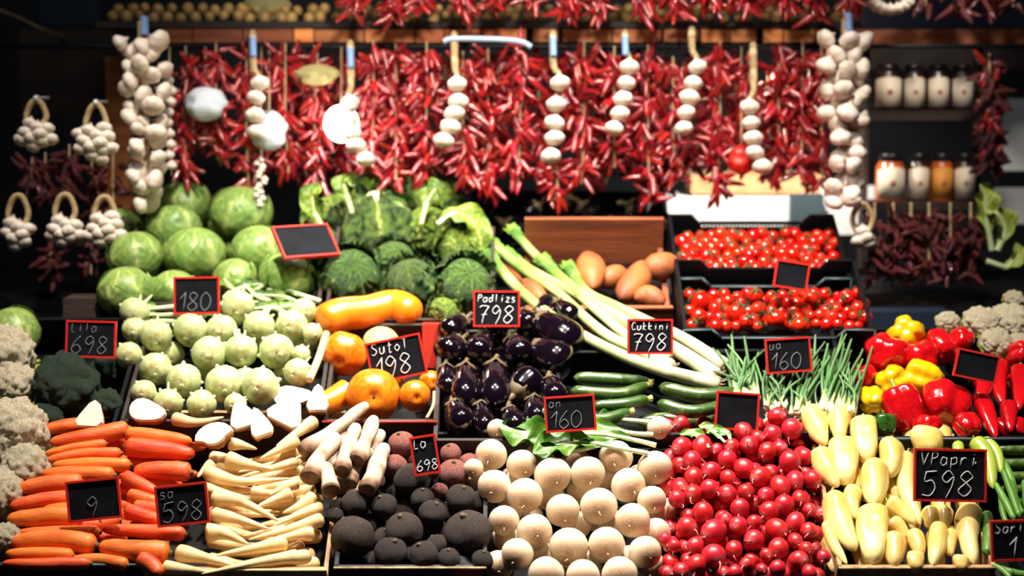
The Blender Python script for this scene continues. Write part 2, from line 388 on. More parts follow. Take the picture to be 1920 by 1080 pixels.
# jars
def jar_mesh():
    prof = [(0, .0), (.001, .9), (.03, 1), (.82, 1), (.92, .86), (.96, .78), (1, .78)]
    return prof
def jar(px, w_, top, base, Y, content, lab, label):
    a = P(px, base, Y); r = w_/2*mpp(Y); h = (base-top)*mpp(Y)
    t = empty('jar', a); tag(t, label, 'jar', 'preserve jars on the two small shelves')
    link('jar_body', sweep_mesh('jar_body', [(0, 0, 0), (0, 0, h*.86)], jar_mesh(), r, content, seg=20, rings=26, lin=True), None, t)
    link('lid', sweep_mesh('lid', [(0, 0, h*.84), (0, 0, h)], [(0, 1), (.8, 1), (1, .9)], r*.8, 'lid', seg=20, rings=5, lin=True), None, t)
    vs, fs = [], []                     # paper label curved round the front
    n = 14
    for i in range(n+1):
        g = -PI/2-1.15+2.3*i/n; top_ = h*(.66+.07*math.cos((i/n-.5)*PI*1.0))
        for rr in (r*1.015, r*1.03):
            vs += [(math.cos(g)*rr, math.sin(g)*rr, h*.08), (math.cos(g)*rr, math.sin(g)*rr, top_)]
    for i in range(n):
        a_ = i*4; fs += [(a_+2, a_+6, a_+7, a_+3), (a_, a_+1, a_+5, a_+4), (a_+1, a_+3, a_+7, a_+5), (a_, a_+4, a_+6, a_+2)]
    fs += [(0, 2, 3, 1), (n*4, n*4+1, n*4+3, n*4+2)]
    pl = link('paper_label', finish('paper_label', vs, fs, mat=lab), None, t)
    link('printed_mark', sweep_mesh('printed_mark', [(0, -r*1.01, h*.4), (0, -r*1.06, h*.4)], [(0, 1), (1, 1)], r*.2, 'label_mark', seg=14, rings=2), None, pl)
for k, (px, w_, c, l, d) in enumerate([(1663, 52, 'content_dark', 'jar_label', 'wide cream-labelled'), (1712, 42, 'content_dark', 'jar_label', 'cream-labelled'), (1757, 42, 'content_dark', 'jar_label', 'cream-labelled'), (1802, 42, 'content_dark', 'jar_label', 'cream-labelled')]):
    jar(px, w_, 122, 207, 4.98, c, l, f'{d} dark jar on the upper jar shelf, {["beside the garlic braid", "second from the braid", "third from the braid", "farthest from the braid"][k]}')
for k, (px, w_, c, l, d) in enumerate([(1668, 54, 'content_orange', 'jar_label', 'wide orange jar with cream label'), (1720, 42, 'content_dark', 'jar_label', 'dark jar with cream label'), (1764, 42, 'content_orange', 'jar_label_orange', 'jar with orange label'), (1806, 42, 'content_dark', 'jar_label', 'dark jar with white label')]):
    jar(px, w_, 288, 379, 4.98, c, l, f'{d} on the lower jar shelf, {["nearest the garlic braid", "second from the braid", "third from the braid", "at the far end"][k]}')
wb_thing('jar_shelf', 1622, 1845, 207, 226, 4.92, .13, 'wood_dark', 'upper dark shelf board carrying four cream-labelled jars', 'shelf')
wb_thing('jar_shelf', 1622, 1845, 379, 394, 4.92, .13, 'wood_dark', 'lower dark shelf board carrying jars above the dried peppers', 'shelf')

# things glimpsed behind the chillies
wb_thing('cardboard_box', 1296, 1545, 326, 364, 5.25, .25, 'cardboard', 'long beige cardboard box glimpsed behind the chilli tips', 'box')
wb_thing('white_cabinet', 1250, 1545, 372, 560, 5.15, .3, 'white_paint', 'bright white cabinet behind the topmost tomato crate', 'cabinet')
wb_thing('grey_cabinet', 1480, 1545, 364, 560, 5.10, .04, 'plastic_grey', 'narrow grey panel between white cabinet and garlic braid', 'panel')
wb_thing('white_paper', 1538, 1640, 348, 440, 5.2, .01, 'white_paint', 'white paper sheet behind the foot of the long garlic braid', 'paper')
wb_thing('white_paper', 1878, 1985, 185, 320, 5.22, .01, 'white_paint', 'white paper sheet beside the dark chilli string', 'paper')
wb_thing('white_paper', 1862, 1925, 352, 420, 5.15, .01, 'white_paint', 'small white paper behind the pale lettuce', 'paper')
def crumple(name, px, py, rx, ry, Y, mat, label, cat, seed, emit=False):
    s = mpp(Y)
    me = blob_mesh(name, ball, mat, seg=24, rings=18, bump=0 if emit else .35, bfreq=2.2, seed=seed)
    o = link(name, me, loc=P(px, py, Y)); o.scale = (rx*s, rx*s*.8, ry*s); tag(o, label, cat); return o
crumple('plastic_bag', 385, 195, 38, 32, 4.67, 'bag', 'white plastic bag behind the first chilli strings beside the left braid', 'bag', 1)
crumple('plastic_bag', 505, 245, 32, 38, 4.67, 'bag', 'crumpled white plastic bag between second and third chilli strings', 'bag', 2)
crumple('plastic_bag', 595, 140, 40, 20, 4.67, 'net_bag', 'yellowish net bag high behind the chilli strings', 'bag', 3)
crumple('garlic_sack', 500, 8, 42, 34, 4.9, 'net_bag', 'pale yellow net sack standing on the upper shelf', 'sack', 4)
crumple('red_bag', 1390, 300, 24, 28, 4.66, 'frame_red', 'red paprika bag behind the garlic string', 'bag', 5)
crumple('brown_bag', 1700, 560, 90, 30, 4.9, 'wood_brown', 'brown sack under the dried pepper bunches', 'sack', 8)
lg = crumple('globe_lamp', 640, 232, 33, 35, 4.66, 'lamp_glass', 'glowing white globe lamp behind the chilli strings', 'lamp', 6, True)
l = bpy.data.lights.new('globe_light', 'POINT'); l.energy = 3; l.shadow_soft_size = .05; l.color = (1, .95, .88); lo = bpy.data.objects.new('globe_light', l); COL.objects.link(lo); lo.location = P(640, 232, 4.58)
for nm_, px_, py_, sc_ in (('plastic_bag', 385, 195, 32), ('plastic_bag.001', 505, 245, 38), ('plastic_bag.002', 595, 140, 20), ('red_bag', 1390, 300, 28), ('globe_lamp', 640, 232, 35)):
    par = bpy.data.objects[nm_]; a_, b_ = P(px_, py_-sc_*.9, 4.68), P(px_, 88, 4.775)
    q_ = link('hanging_cord', sweep_mesh('hanging_cord', [Vector(), b_-a_], [(0, 1), (1, 1)], .002, 'cord', seg=6, rings=3), loc=a_)
    q_.parent = par; q_.matrix_parent_inverse = Matrix.LocRotScale(par.location, None, par.scale).inverted()

# ================================================================== CRATES
TILT = math.radians(27)
def frame_at(px, py, Y, tilt=TILT):
    t = P(px, py, Y); return t, tilt
def crate(name, px0, px1, pyf, h, depth, mat, label, wall=.008, holes=False, scallop=False, group=None, tilt=TILT, back_h=None, dY=0, rim=None, cat='crate', yf=None, side_z=0):
    """Open crate whose upper front edge shows at row pyf between px0 and px1."""
    Y = (yf or bed(pyf))+dY
    a, b = P(px0, pyf, Y), P(px1, pyf, Y); wd = b.x-a.x
    t = empty(name, ((a.x+b.x)/2, Y, a.z)); tag(t, label, cat, group); t.rotation_euler = (tilt, 0, 0)
    x0, x1 = -wd/2, wd/2; bh = back_h if back_h is not None else h
    link('bottom', boxes('bottom', [(x0, x1, 0, depth, -h, -h+wall)], 'black_plastic'), None, t)  # coloured black in every crate so the gaps look shaded
    def panel(nm, Y0, hh, sc, hl):
        bs = []
        if sc:   # high corners, low middle
            e = wd*.2
            bs += [(x0, x0+e*.75, Y0, Y0+wall, -h, hh-h), (x1-e*.75, x1, Y0, Y0+wall, -h, hh-h)]
            for k in range(4):
                q = e*.75+e*.25*k/4
                bs += [(x0+q, x0+q+e*.25/4, Y0, Y0+wall, -h, hh-h-.022*(k+1)/4), (x1-q-e*.25/4, x1-q, Y0, Y0+wall, -h, hh-h-.022*(k+1)/4)]
            bs.append((x0+e, x1-e, Y0, Y0+wall, -h, hh-h-.022 - (.014 if hl else 0)))
            if hl:
                n = 26
                bs.append((x0+e, x1-e, Y0, Y0+wall, hh-h-.026, hh-h-.020))
                for k in range(n+1):
                    xx = x0+e+(x1-x0-2*e)*k/n; bs.append((xx-.0018, xx+.0018, Y0, Y0+wall, hh-h-.04, hh-h-.024))
        else: bs = [(x0, x1, Y0, Y0+wall, -h, hh-h)]
        return link(nm, boxes(nm, bs, mat), None, t)
    f = panel('front_panel', 0, h, scallop, False)
    panel('back_panel', depth-wall, bh, scallop, holes)
    for s in (x0, x1-wall):
        link('side_panel', boxes('side_panel', [(s, s+wall, 0, depth, -h, side_z)], mat), None, t)
    if rim:
        e = wd*.2 if scallop else 0
        def rp(x, z): return (x, -.003, z)
        pts = [rp(x0, -.06), rp(x0, 0), rp(x0+e*.75, .001), rp(x0+e, -.021), rp(x1-e, -.021), rp(x1-e*.75, .001), rp(x1, 0), rp(x1, -.06)] if scallop else [rp(x0, .001), rp(x1, .001)]
        acc = ([], [], [])
        for p, q in zip(pts, pts[1:]): sweep([p, q], [(0, 1), (1, 1)], .0028, seg=6, rings=1, lin=True, acc=acc)
        link('rim', finish('rim', acc[0], acc[1], {'u': acc[2]}, mat=rim), None, t)
    return t
crate('vegetable_crate', -60, 264, 1058, .12, .5, 'black_plastic', 'dark plastic crate holding the carrots', rim='plastic_grey')
c = crate('cardboard_tray', 268, 612, 1068, .12, .5, 'cardboard', 'brown cardboard tray holding the parsnips', side_z=-.02, rim='parsnip')
c = crate('vegetable_crate', 626, 912, 1064, .12, .42, 'black_plastic', 'black tray holding the black radishes, with red sticker', rim='garlic_stalk')
link('red_sticker', boxes('red_sticker', [(.085, .137, -.004, 0, -.03, -.002)], 'red_card'), None, c)
crate('vegetable_crate', 918, 1246, 1098, .12, .42, 'black_plastic', 'dark tray under the white turnips', side_z=-.07)
crate('vegetable_crate', 1250, 1566, 1100, .12, .42, 'black_plastic', 'dark tray under the red radishes', side_z=-.07)
crate('cardboard_tray', 1572, 1868, 1064, .12, .48, 'cardboard', 'tan cardboard tray holding the pale yellow peppers', rim='garlic_stalk')
crate('vegetable_crate', 1874, 2100, 1098, .12, .48, 'black_plastic', 'black crate holding green beans beside the pale peppers')
crate('vegetable_crate', 1606, 2040, 822, .10, .4, 'black_plastic', 'black crate holding the red and yellow bell peppers', rim='plastic_grey')
crate('vegetable_crate', 1046, 1400, 815, .09, .3, 'black_plastic', 'black crate holding the courgettes')
crate('vegetable_crate', 1345, 1600, 812, .12, .3, 'black_plastic', 'black crate holding the spring onions')
crate('vegetable_crate', 812, 1040, 826, .10, .4, 'wood_dark', 'dark brown crate holding the glossy aubergines')
crate('vegetable_crate', 604, 820, 790, .10, .36, 'wood_dark', 'dark tray with red rim holding the orange pumpkins', rim='red_card')
crate('vegetable_crate', 225, 600, 790, .10, .42, 'wood_dark', 'dark wooden crate holding the kohlrabi')
crate('vegetable_crate', -60, 215, 800, .10, .4, 'black_plastic', 'dark crate holding broccoli beside the cauliflowers')
tc1 = crate('tomato_crate', 1268, 1596, 522, .10, .29, 'black_plastic', 'upper black plastic crate of small tomatoes with slotted back wall', scallop=True, holes=True, rim='plastic_grey', group='black tomato crates')
tc2 = crate('tomato_crate', 1282, 1640, 618, .10, .29, 'black_plastic', 'lower black plastic crate of tomatoes behind the spring onions', scallop=True, rim='plastic_grey', group='black tomato crates', dY=-.03)
crate('potato_crate', 985, 1262, 578, .10, .34, 'wood_brown', 'brown wooden crate of sweet potatoes behind the leeks', back_h=.135, rim='wood_brown', wall=.012, side_z=-.045)
crate('vegetable_crate', 208, 600, 570, .08, .36, 'wood_dark', 'dark wooden crate holding the smooth green cabbages', back_h=.02)
crate('vegetable_crate', 606, 925, 600, .08, .4, 'wood_dark', 'dark wooden crate holding the crinkled savoy cabbages', back_h=.02)
crate('vegetable_crate', 880, 1262, 470, .08, .3, 'black_plastic', 'black crate of aubergines behind the sweet potatoes', yf=4.75)
wb_thing('red_divider', 792, 835, 608, 690, 4.17, .05, 'red_card', 'dark red upright board between pumpkins and aubergines', 'board')
wb_thing('wooden_ledge', 120, 232, 560, 660, 4.32, .1, 'wood_dark', 'dark wooden ledge behind the price board above the broccoli', 'ledge')
wb_thing('wooden_ledge', 1630, 1785, 585, 660, 4.5, .1, 'navy', 'dark blue ledge behind the topmost yellow pepper', 'ledge')

# ================================================================== PRICE BOARDS
G = {
 '0': [[(.5, 1.5), (.1, 1.1), (.1, .4), (.5, 0), (.9, .4), (.9, 1.1), (.5, 1.5)]],
 '1': [[(.05, .9), (.55, 1.5)], [(.55, 1.5), (.45, 0)]],
 '5': [[(.85, 1.5), (.2, 1.45)], [(.2, 1.45), (.15, .85), (.6, .95), (.9, .5), (.6, .02), (.1, .1)]],
 '6': [[(.75, 1.5), (.25, .9), (.1, .35), (.5, 0), (.9, .35), (.55, .75), (.15, .5)]],
 '7': [[(.05, 1.35), (.3, 1.5), (.9, 1.45)], [(.9, 1.45), (.55, .7), (.4, -.1)], [(.3, .75), (.8, .8)]],
 '8': [[(.85, 1.3), (.45, 1.5), (.15, 1.15), (.5, .8), (.9, .4), (.5, 0), (.1, .35), (.5, .8), (.85, 1.15), (.85, 1.3)]],
 '9': [[(.85, 1.2), (.45, 1.5), (.1, 1.1), (.45, .8), (.85, 1.15), (.8, .6), (.5, -.1)]],
 'C': [[(.85, 1.3), (.4, 1.5), (.1, .8), (.35, .05), (.9, .25)]], 'S': [[(.85, 1.35), (.4, 1.5), (.15, 1.1), (.8, .5), (.5, 0), (.1, .15)]],
 'u': [[(.15, .9), (.2, .15), (.6, .05), (.8, .9)], [(.8, .9), (.85, 0)]], 'k': [[(.2, 1.5), (.15, 0)], [(.75, .9), (.2, .4), (.8, 0)]],
 'i': [[(.5, .9), (.5, 0)], [(.5, 1.2), (.52, 1.3)]], 'n': [[(.2, .9), (.2, 0)], [(.2, .6), (.55, .9), (.8, .6), (.8, 0)]],
 'V': [[(.05, 1.5), (.45, 0)], [(.45, 0), (.9, 1.5)]], 'P': [[(.2, 1.5), (.2, 0)], [(.2, 1.45), (.75, 1.4), (.8, .95), (.2, .75)]],
 'p': [[(.2, .9), (.2, -.4)], [(.2, .8), (.7, .9), (.8, .3), (.2, .1)]], 'a': [[(.8, .8), (.3, .9), (.15, .3), (.5, 0), (.8, .4)], [(.8, .9), (.85, 0)]],
 'r': [[(.2, .9), (.2, 0)], [(.2, .5), (.5, .9), (.8, .8)]], 'd': [[(.8, .7), (.3, .8), (.15, .3), (.5, 0), (.8, .4)], [(.82, 1.5), (.85, 0)]],
 'l': [[(.4, 1.5), (.45, 0)]], 'z': [[(.15, .9), (.8, .85)], [(.8, .85), (.15, 0)], [(.15, 0), (.85, 0)]], 's': [[(.75, .8), (.3, .9), (.25, .55), (.75, .35), (.6, 0), (.2, .05)]],
 'T': [[(.05, 1.45), (.9, 1.5)], [(.5, 1.45), (.5, 0)]], 't': [[(.5, 1.4), (.5, 0), (.8, .05)], [(.2, .95), (.8, .95)]], 'o': [[(.5, .9), (.15, .45), (.5, 0), (.85, .45), (.5, .9)]],
 'L': [[(.25, 1.5), (.2, 0)], [(.2, 0), (.8, .05)]], 'e': [[(.2, .5), (.8, .6), (.5, .9), (.15, .5), (.4, 0), (.8, .15)]], '-': [[(.2, .6), (.8, .6)]], "'": [[(.5, 1.5), (.4, 1.1)]],
}
def writing(acc, text, x, y, size, rad, slant=.12):
    for ch in text:
        for st in G.get(ch, []):
            pts = [Vector((x+(a+slant*b)*size*.62, y+b*size/1.5, .0032)) for a, b in st]
            pts = [p+Vector((R.uniform(-1, 1), R.uniform(-1, 1), 0))*size*.02 for p in pts]
            sweep(pts, [(0, .8), (.5, 1), (1, .7)], rad, seg=5, rings=max(3, 4*(len(pts)-1)), lin=True, acc=acc)
        x += size*.62*(1.15 if ch not in "1'" else .75)
def price_board(px, py, wpx, hpx, roll, big, small, label, dY=-.05, yaw=0, pitch=-8, chalk='chalk', sub=None, Y=None):
    Y = Y or bed(py+hpx/2)+dY; s = mpp(Y); W, H = wpx*s, hpx*s
    t = empty('price_board', P(px, py, Y)); tag(t, label, 'price board', 'red-framed chalk price boards')
    t.rotation_mode = 'QUATERNION'
    base = Matrix(((1, 0, 0), (0, 0, -1), (0, 1, 0))).to_quaternion()    # local Z faces the viewer's side, Y up
    t.rotation_quaternion = Quaternion((0, 0, 1), math.radians(yaw)) @ Quaternion((1, 0, 0), math.radians(pitch)) @ base @ Quaternion((0, 0, 1), math.radians(roll))
    f = .0042
    link('panel', boxes('panel', [(-W/2+f*.5, W/2-f*.5, -H/2+f*.5, H/2-f*.5, -.003, .002)], 'board_black'), None, t)
    link('frame', boxes('frame', [(-W/2, W/2, H/2-f, H/2, -.004, .005), (-W/2, W/2, -H/2, -H/2+f, -.004, .005), (-W/2, -W/2+f, -H/2+f, H/2-f, -.004, .005), (W/2-f, W/2, -H/2+f, H/2-f, -.004, .005)], 'frame_red'), None, t)
    acc = ([], [], [])
    if big: writing(acc, big, -W*.41+(3-len(big))*W*.12, -H*.40, min(H*.48, W*.84/(len(big)*.70)), .0013 if chalk == 'chalk' else .0011)
    if small: writing(acc, small, -W*.42, H*.18, min(H*.26, W*.84/(len(small)*.71)), .0011 if chalk == 'chalk' else .0008)
    if sub: writing(acc, sub, W*.3, H*.1, H*.16, .0013)
    if acc[0]: link('chalk_writing', finish('chalk_writing', acc[0], acc[1], {'u': acc[2]}, mat=chalk), None, t)
    link('stake', sweep_mesh('stake', [(0, -H/2+.01, -.005), (0, -H/2-.008, -.045)], [(0, 1), (1, .4)], .003, 'stake', seg=6, rings=4), None, t)
price_board(369, 554, 86, 70, 1, '180', '', 'chalk board reading 180, standing above the kohlrabi heap', chalk='chalk_dim', dY=-.03)
price_board(171, 636, 95, 70, -1.5, '698', 'Lila', 'chalk board reading 698, standing over the broccoli', chalk='chalk_dim')
price_board(573, 453, 118, 74, 1, '', '', 'blank dark board leaning back between smooth and savoy cabbages', dY=-.13, yaw=34, pitch=-42)
price_board(743, 672, 106, 78, 12, '198', 'SutoT', 'chalk board reading 198 among the orange pumpkins', dY=-.015)
price_board(931, 579, 88, 68, 0, '798', 'Padlizs', 'chalk board reading 798 above the aubergines', dY=-.06)
price_board(1219, 631, 86, 66, 0, '798', 'Cukkini', 'chalk board reading 798 resting on the leeks', dY=-.13)
price_board(1484, 516, 64, 52, -9, '', '', 'blank dark board hung on the front of upper tomato crate', dY=-.10, chalk='chalk_dim')
price_board(1478, 666, 86, 66, 4, '160', 'ua', 'faint board reading 160 among the spring onion greens', chalk='chalk_dim', dY=-.07)
price_board(1069, 775, 96, 68, 4, '160', 'an', 'faint board reading 160 before the courgettes, above the turnips', chalk='chalk_dim', dY=-.075)
price_board(1382, 771, 82, 72, -4, '', '', 'blank dark board standing behind the radishes', dY=.0)
price_board(797, 853, 50, 74, 9, '698', 'La', 'small narrow chalk board reading 698 above the black radishes', dY=-.05)
price_board(176, 937, 102, 78, 6, '9', '', 'board with one faint nine, lying on the carrots', dY=-.05, chalk='chalk_dim')
price_board(342, 946, 100, 78, 6, '598', 'sa', 'board reading 598 between the carrots and parsnips', dY=-.06, chalk='chalk_dim')
price_board(1831, 686, 82, 54, -12, '', '', 'blank dark board lying on the pointed red peppers', dY=-.09)
price_board(1781, 891, 138, 100, -1, '598', 'VPapri', 'largest chalk board, reading 598, on the pale yellow peppers', dY=-.06, chalk='chalk', sub="'")
price_board(1905, 1013, 98, 78, 2, '1', 'Sarl', 'board with red frame beside the green beans, lowest on the stall', dY=-.06)

# ================================================================== ROUND VEGETABLES
VIEW = Vector((0, -1, .12))
def variants(n, fn): return [fn(i) for i in range(n)]
def lump(i, amp, lob=0, la=0):
    return dict(bump=amp, bfreq=1.3, seed=i*7+3, mod=(lambda u, a: 1+la*math.cos(lob*a+i)) if lob else None)
def proto(name, parts):
    t = empty(name, (0, 0, -50))
    for nm, me in parts:
        if isinstance(me, tuple):
            q = link(nm, me[0], None, t)
            for n2, m2 in me[1]: link(n2, m2, None, q)
        else: link(nm, me, None, t)
    return t
USED = set()
def put_ball(protos, heap, px, py, rpx, desc, cat, group, dy=0, axis=None, limit=.16, squash=(1, 1, 1), rowh=22, tol=.93, spin=None):
    Y = bed(py)+dy; s = mpp(Y); r = rpx*s*GROW.get(cat, 1)
    sh_ = settle([(P(px, py, Y), r)], limit, tol=tol*.93)
    pr = R.choice(protos)
    if pr.name in USED: o = copy_tree(pr)
    else: USED.add(pr.name); o = pr
    c = P(px, py, Y)+sh_; k = (c-CAM).length/(P(px, py, Y)-CAM).length
    o.location = c; o.rotation_mode = 'QUATERNION'
    ax = axis if axis is not None else Vector((R.uniform(-.5, .5), -1, R.uniform(-.7, .3)))
    o.rotation_quaternion = look(ax, spin)
    r *= k; o.scale = (r*squash[0], r*squash[1], r*squash[2])
    o['category'] = cat; o['group'] = group
    reg((heap, rowh), o, px, py, desc)
    return o
GROW = {'turnip': 1.05, 'kohlrabi': 1.1, 'cabbage': 1.12, 'pepper': 1.1, 'radish': 1.04, 'cauliflower': 1.18, 'broccoli': 1.1}

# --- turnips
def turnip_proto(i):
    body = blob_mesh('bulb', lambda u: ball(u)*(1-.06*abs(2*u-1)), 'turnip', length=1.86, **lump(i, .03))
    tail = sweep_mesh('root', [(0, 0, .85), (.02, 0, .98), (.05+.05*i, .03, 1.12)], [(0, 1), (.3, .5), (1, .1)], .09, 'turnip', seg=8, rings=8)
    crown = sweep_mesh('crown', [(0, 0, -.85), (0, 0, -1.1)], [(0, 1), (.8, .8), (1, .4)], .2, 'kohl_stalk', seg=10, rings=5)
    return proto('turnip', [('bulb', body), ('root', tail), ('crown', crown)])
TP = variants(4, turnip_proto)
T = [(1066,1025,36),(1123,949,34),(1036,891,34),(984,929,33),(1055,957,31),(1002,997,33),(1137,1022,34),(1187,976,32),(1178,910,32),(1102,888,32),(1155,856,31),(1228,877,32),(927,912,31),(921,853,29),(978,871,28),(1024,1077,33),(1093,1080,31),(1162,1077,33),(1209,1036,31),(970,1039,30),(945,976,28),(1222,938,27),(1236,803,22),(1230,827,24),(932,805,19),(888,878,18)]
for px, py, r in T:
    put_ball(TP, 'turnip heap', px, py, r, 'large white turnip' if r > 31 else 'white turnip' if r > 24 else 'small white turnip', 'turnip', 'white turnips in the heap', axis=Vector((R.uniform(-.35, .35), -1, R.uniform(-.5, .1))), rowh=24)
for px, py in [(1090,920),(1080,985),(1030,930),(960,905),(1150,985),(1010,1040),(950,1010),(1100,1060),(1180,1050),(1200,900),(1130,900),(960,945),(1060,900),(905,900),(1010,860),(1080,860),(1120,970),(1230,1000),(1220,1060),(935,1060),(1055,1055),(1240,960),(990,965)]:
    put_ball(TP, 'turnip heap', px, py, 28, 'half-buried white turnip', 'turnip', 'white turnips in the heap', dy=.05, rowh=24)

# --- radishes
def radish_proto(i):
    body = blob_mesh('bulb', lambda u: ball(u)**.95, 'radish', length=2.0+.25*(i % 3), seg=20, rings=16, **lump(i, .05))
    L_ = 1+.12*(i % 3)
    a = R.uniform(0, 6)
    tail = sweep_mesh('root', [(0, 0, L_*.93), (.1*math.cos(a), .1*math.sin(a), L_+.3), (.45*math.cos(a), .45*math.sin(a), L_+.6), (.9*math.cos(a), .7*math.sin(a)-.2, L_+.6)][:3+(i % 2)], [(0, 1), (.2, .55), (1, .15)], .13, 'radish_root', seg=6, rings=10)
    stub = sweep_mesh('leaf_stub', [(0, 0, -L_*.95), (.1, 0, -L_-.2)], [(0, 1), (1, .5)], .16, 'pepper_stem', seg=6, rings=4)
    return proto('radish', [('bulb', body), ('root', tail), ('leaf_stub', stub)])
RP = variants(5, radish_proto)
RAD = [(245,175,50),(250,310,58),(370,310,60),(610,220,58),(815,130,52),(790,235,55),(905,205,62),(310,390,55),(240,415,50),(520,385,57),(620,440,58),(650,300,55),(545,310,50),(760,335,52),(830,320,48),(895,400,66),(980,370,50),(425,455,55),(320,490,55),(525,495,47),(720,490,60),(835,545,60),(925,510,55),(1030,505,52),(240,555,50),(415,560,57),(520,590,55),(315,590,55),(220,620,52),(630,580,50),(750,600,50),(595,675,57),(770,695,60),(860,655,60),(950,615,45),(1010,685,40),(145,735,66),(280,790,62),(375,700,62),(440,815,72),(510,745,45),(585,780,55),(680,760,45),(815,800,62),(925,760,55),(1005,810,50),(680,865,60),(560,920,50),(440,965,75),(340,1010,55),(245,1050,50),(825,915,60),(925,870,45),(755,955,42),(945,990,60),(1095,965,42),(820,1035,50),(725,1040,35),(565,1060,45),(205,900,40),(150,860,38),(330,900,50),(990,920,45),(460,330,45),(700,260,45),(640,1010,45),(1010,1060,45),(500,1060,40)]
for k in sorted(RAD, key=lambda t: -t[2]):
    px, py, r = 1200+k[0]/3.1775, 740+k[1]/3.1775, k[2]/3.1775
    put_ball(RP, 'radish heap', px, py, r, 'big red radish' if r > 18.5 else 'red radish' if r > 15 else 'small red radish', 'radish', 'red radishes in the heap', axis=Vector((R.uniform(-1, 1), -1, R.uniform(-1.1, .3))), rowh=15)
y = 800
while y < 1085:
    x = 1248 + (y % 3)*4
    while x < 1535+(y-800)*.08:
        put_ball(RP, 'radish heap', x+R.uniform(-8, 8), y+R.uniform(-6, 6), 16, 'half-hidden red radish', 'radish', 'red radishes in the heap', dy=.04, rowh=15); x += 31
    y += 28

# --- kohlrabi
def kohl_proto(i):
    body = blob_mesh('bulb', ball, 'kohlrabi', length=1.8, seg=28, rings=20, **lump(i, .08))
    ps = [('bulb', body)]
    n = 3+i % 3
    for k in range(n):
        a = 2*PI*k/n+i+R.uniform(-.4, .4); e = R.uniform(-.5, .35); q = math.sqrt(1-e*e)
        d = Vector((math.cos(a)*q, math.sin(a)*q, e*.9))
        ps.append(('leaf_stalk', sweep_mesh('leaf_stalk', [d*.82, d*1.02, d*1.13+Vector((0, 0, -.08))], [(0, 2.6), (.35, 1.25), (.85, .6), (1, .3)], .13, 'kohl_stalk', seg=8, rings=7)))
    for k in range(3):
        a = 2*PI*k/3+i*1.3; 
        ps.append(('leaf_stalk', sweep_mesh('leaf_stalk', [(.15*math.cos(a), .15*math.sin(a), -.8), (.3*math.cos(a), .3*math.sin(a), -1.3), (.4*math.cos(a), .4*math.sin(a), -1.6-.1*k)], [(0, 1.3), (.4, .8), (1, .5)], .13, 'kohl_stalk', seg=8, rings=7)))
    ps.append(('root_scar', sweep_mesh('root_scar', [(0, 0, .84), (0, 0, .93)], [(0, 1), (.7, .8), (1, .3)], .2, 'kohlrabi', seg=10, rings=5, bump=.3, bfreq=9)))
    return proto('kohlrabi', ps)
KP = variants(5, kohl_proto)
KO = [(190,310,95),(190,430,80),(335,470,100),(150,600,85),(570,430,108),(775,430,98),(885,270,105),(1030,405,100),(1250,400,100),(1330,300,80),(1390,450,62),(690,590,108),(905,570,104),(1145,570,108),(1310,595,60),(330,690,104),(520,770,108),(790,795,118),(1040,810,118),(1290,715,88),(415,920,92),(640,930,92),(250,850,80),(870,930,70)]
for cx, cy, cr in sorted(KO, key=lambda t: -t[1]):
    px, py, r = 200+cx/3.6, 500+cy/3.6, cr/3.6
    put_ball(KP, 'kohlrabi heap', px, py, r, 'pale green kohlrabi' if r > 25 else 'smaller pale kohlrabi', 'kohlrabi', 'kohlrabi in the heap', axis=Vector((R.uniform(-.4, .4), -1, R.uniform(-.7, 0))), rowh=26, dy=-.01)
for px, py in [(320,665),(430,640),(500,640),(400,700),(460,715),(290,690),(540,700),(350,600),(480,590),(570,640)]:
    put_ball(KP, 'kohlrabi heap', px, py, 24, 'half-buried kohlrabi', 'kohlrabi', 'kohlrabi in the heap', dy=.06, rowh=26)

# --- black radishes and beets
def beet_proto(mat):
    def f(i):
        body = blob_mesh('bulb', ball, mat, length=1.85, seg=26, rings=20, **lump(i+5, .12))
        tail = sweep_mesh('root', [(0, 0, .82), (0, 0, .97), (.06, 0, 1.15)], [(0, 1.2), (.4, .5), (1, .1)], .12, mat, seg=8, rings=7)
        cr = sweep_mesh('crown', [(0, 0, -.82), (0, 0, -1.06)], [(0, 1.3), (.6, 1), (1, .6)], .15, 'aubergine_calyx', seg=10, rings=5, bump=.4, bfreq=7)
        return proto('black_radish' if mat == 'beet' else 'beetroot', [('bulb', body), ('root', tail), ('crown', cr)])
    return f
BP = variants(4, beet_proto('beet')); BK = variants(3, beet_proto('beet_pink'))
for px, py, r, m_ in [(661,1008,42,0),(757,994,35,0),(877,1000,44,0),(733,1036,30,0),(795,1041,28,0),(842,1047,21,0),(772,902,34,0),(864,935,28,0),(792,935,22,0),(811,963,26,0),(720,950,25,0),(667,946,28,0),(753,832,25,1),(740,875,25,1),(850,888,29,1),(824,920,16,1),(628,966,15,0),(700,985,24,0),(820,1000,26,0),(795,985,20,0),(700,1050,18,0),(700,900,22,1),(885,905,22,1),(680,975,24,0),(720,1010,22,0),(838,965,22,0),(905,1050,20,0),(845,850,20,1),(800,880,24,1),(640,955,22,0),(705,1025,26,0),(770,1045,24,0),(820,1025,24,0),(850,960,24,0),(900,945,26,0),(745,925,24,0),(690,925,24,0),(720,900,24,0),(765,960,26,0),(900,1010,26,0),(640,1040,22,0),(770,860,24,1),(880,870,22,1),(835,905,22,0),(720,980,26,0),(815,1050,20,0),(800,940,22,0)]:
    up = R.random() < .45
    put_ball(BK if m_ else BP, 'black radish crate', px, py, r, ('pinkish beetroot' if m_ else 'big black radish' if r > 32 else 'black radish' if r > 23 else 'small black radish'), 'beetroot' if m_ else 'radish', 'beetroots behind the black radishes' if m_ else 'black radishes in the crate', axis=Vector((R.uniform(-.5, .5), .5 if up else -.6, -1 if up else -.7)), rowh=24)

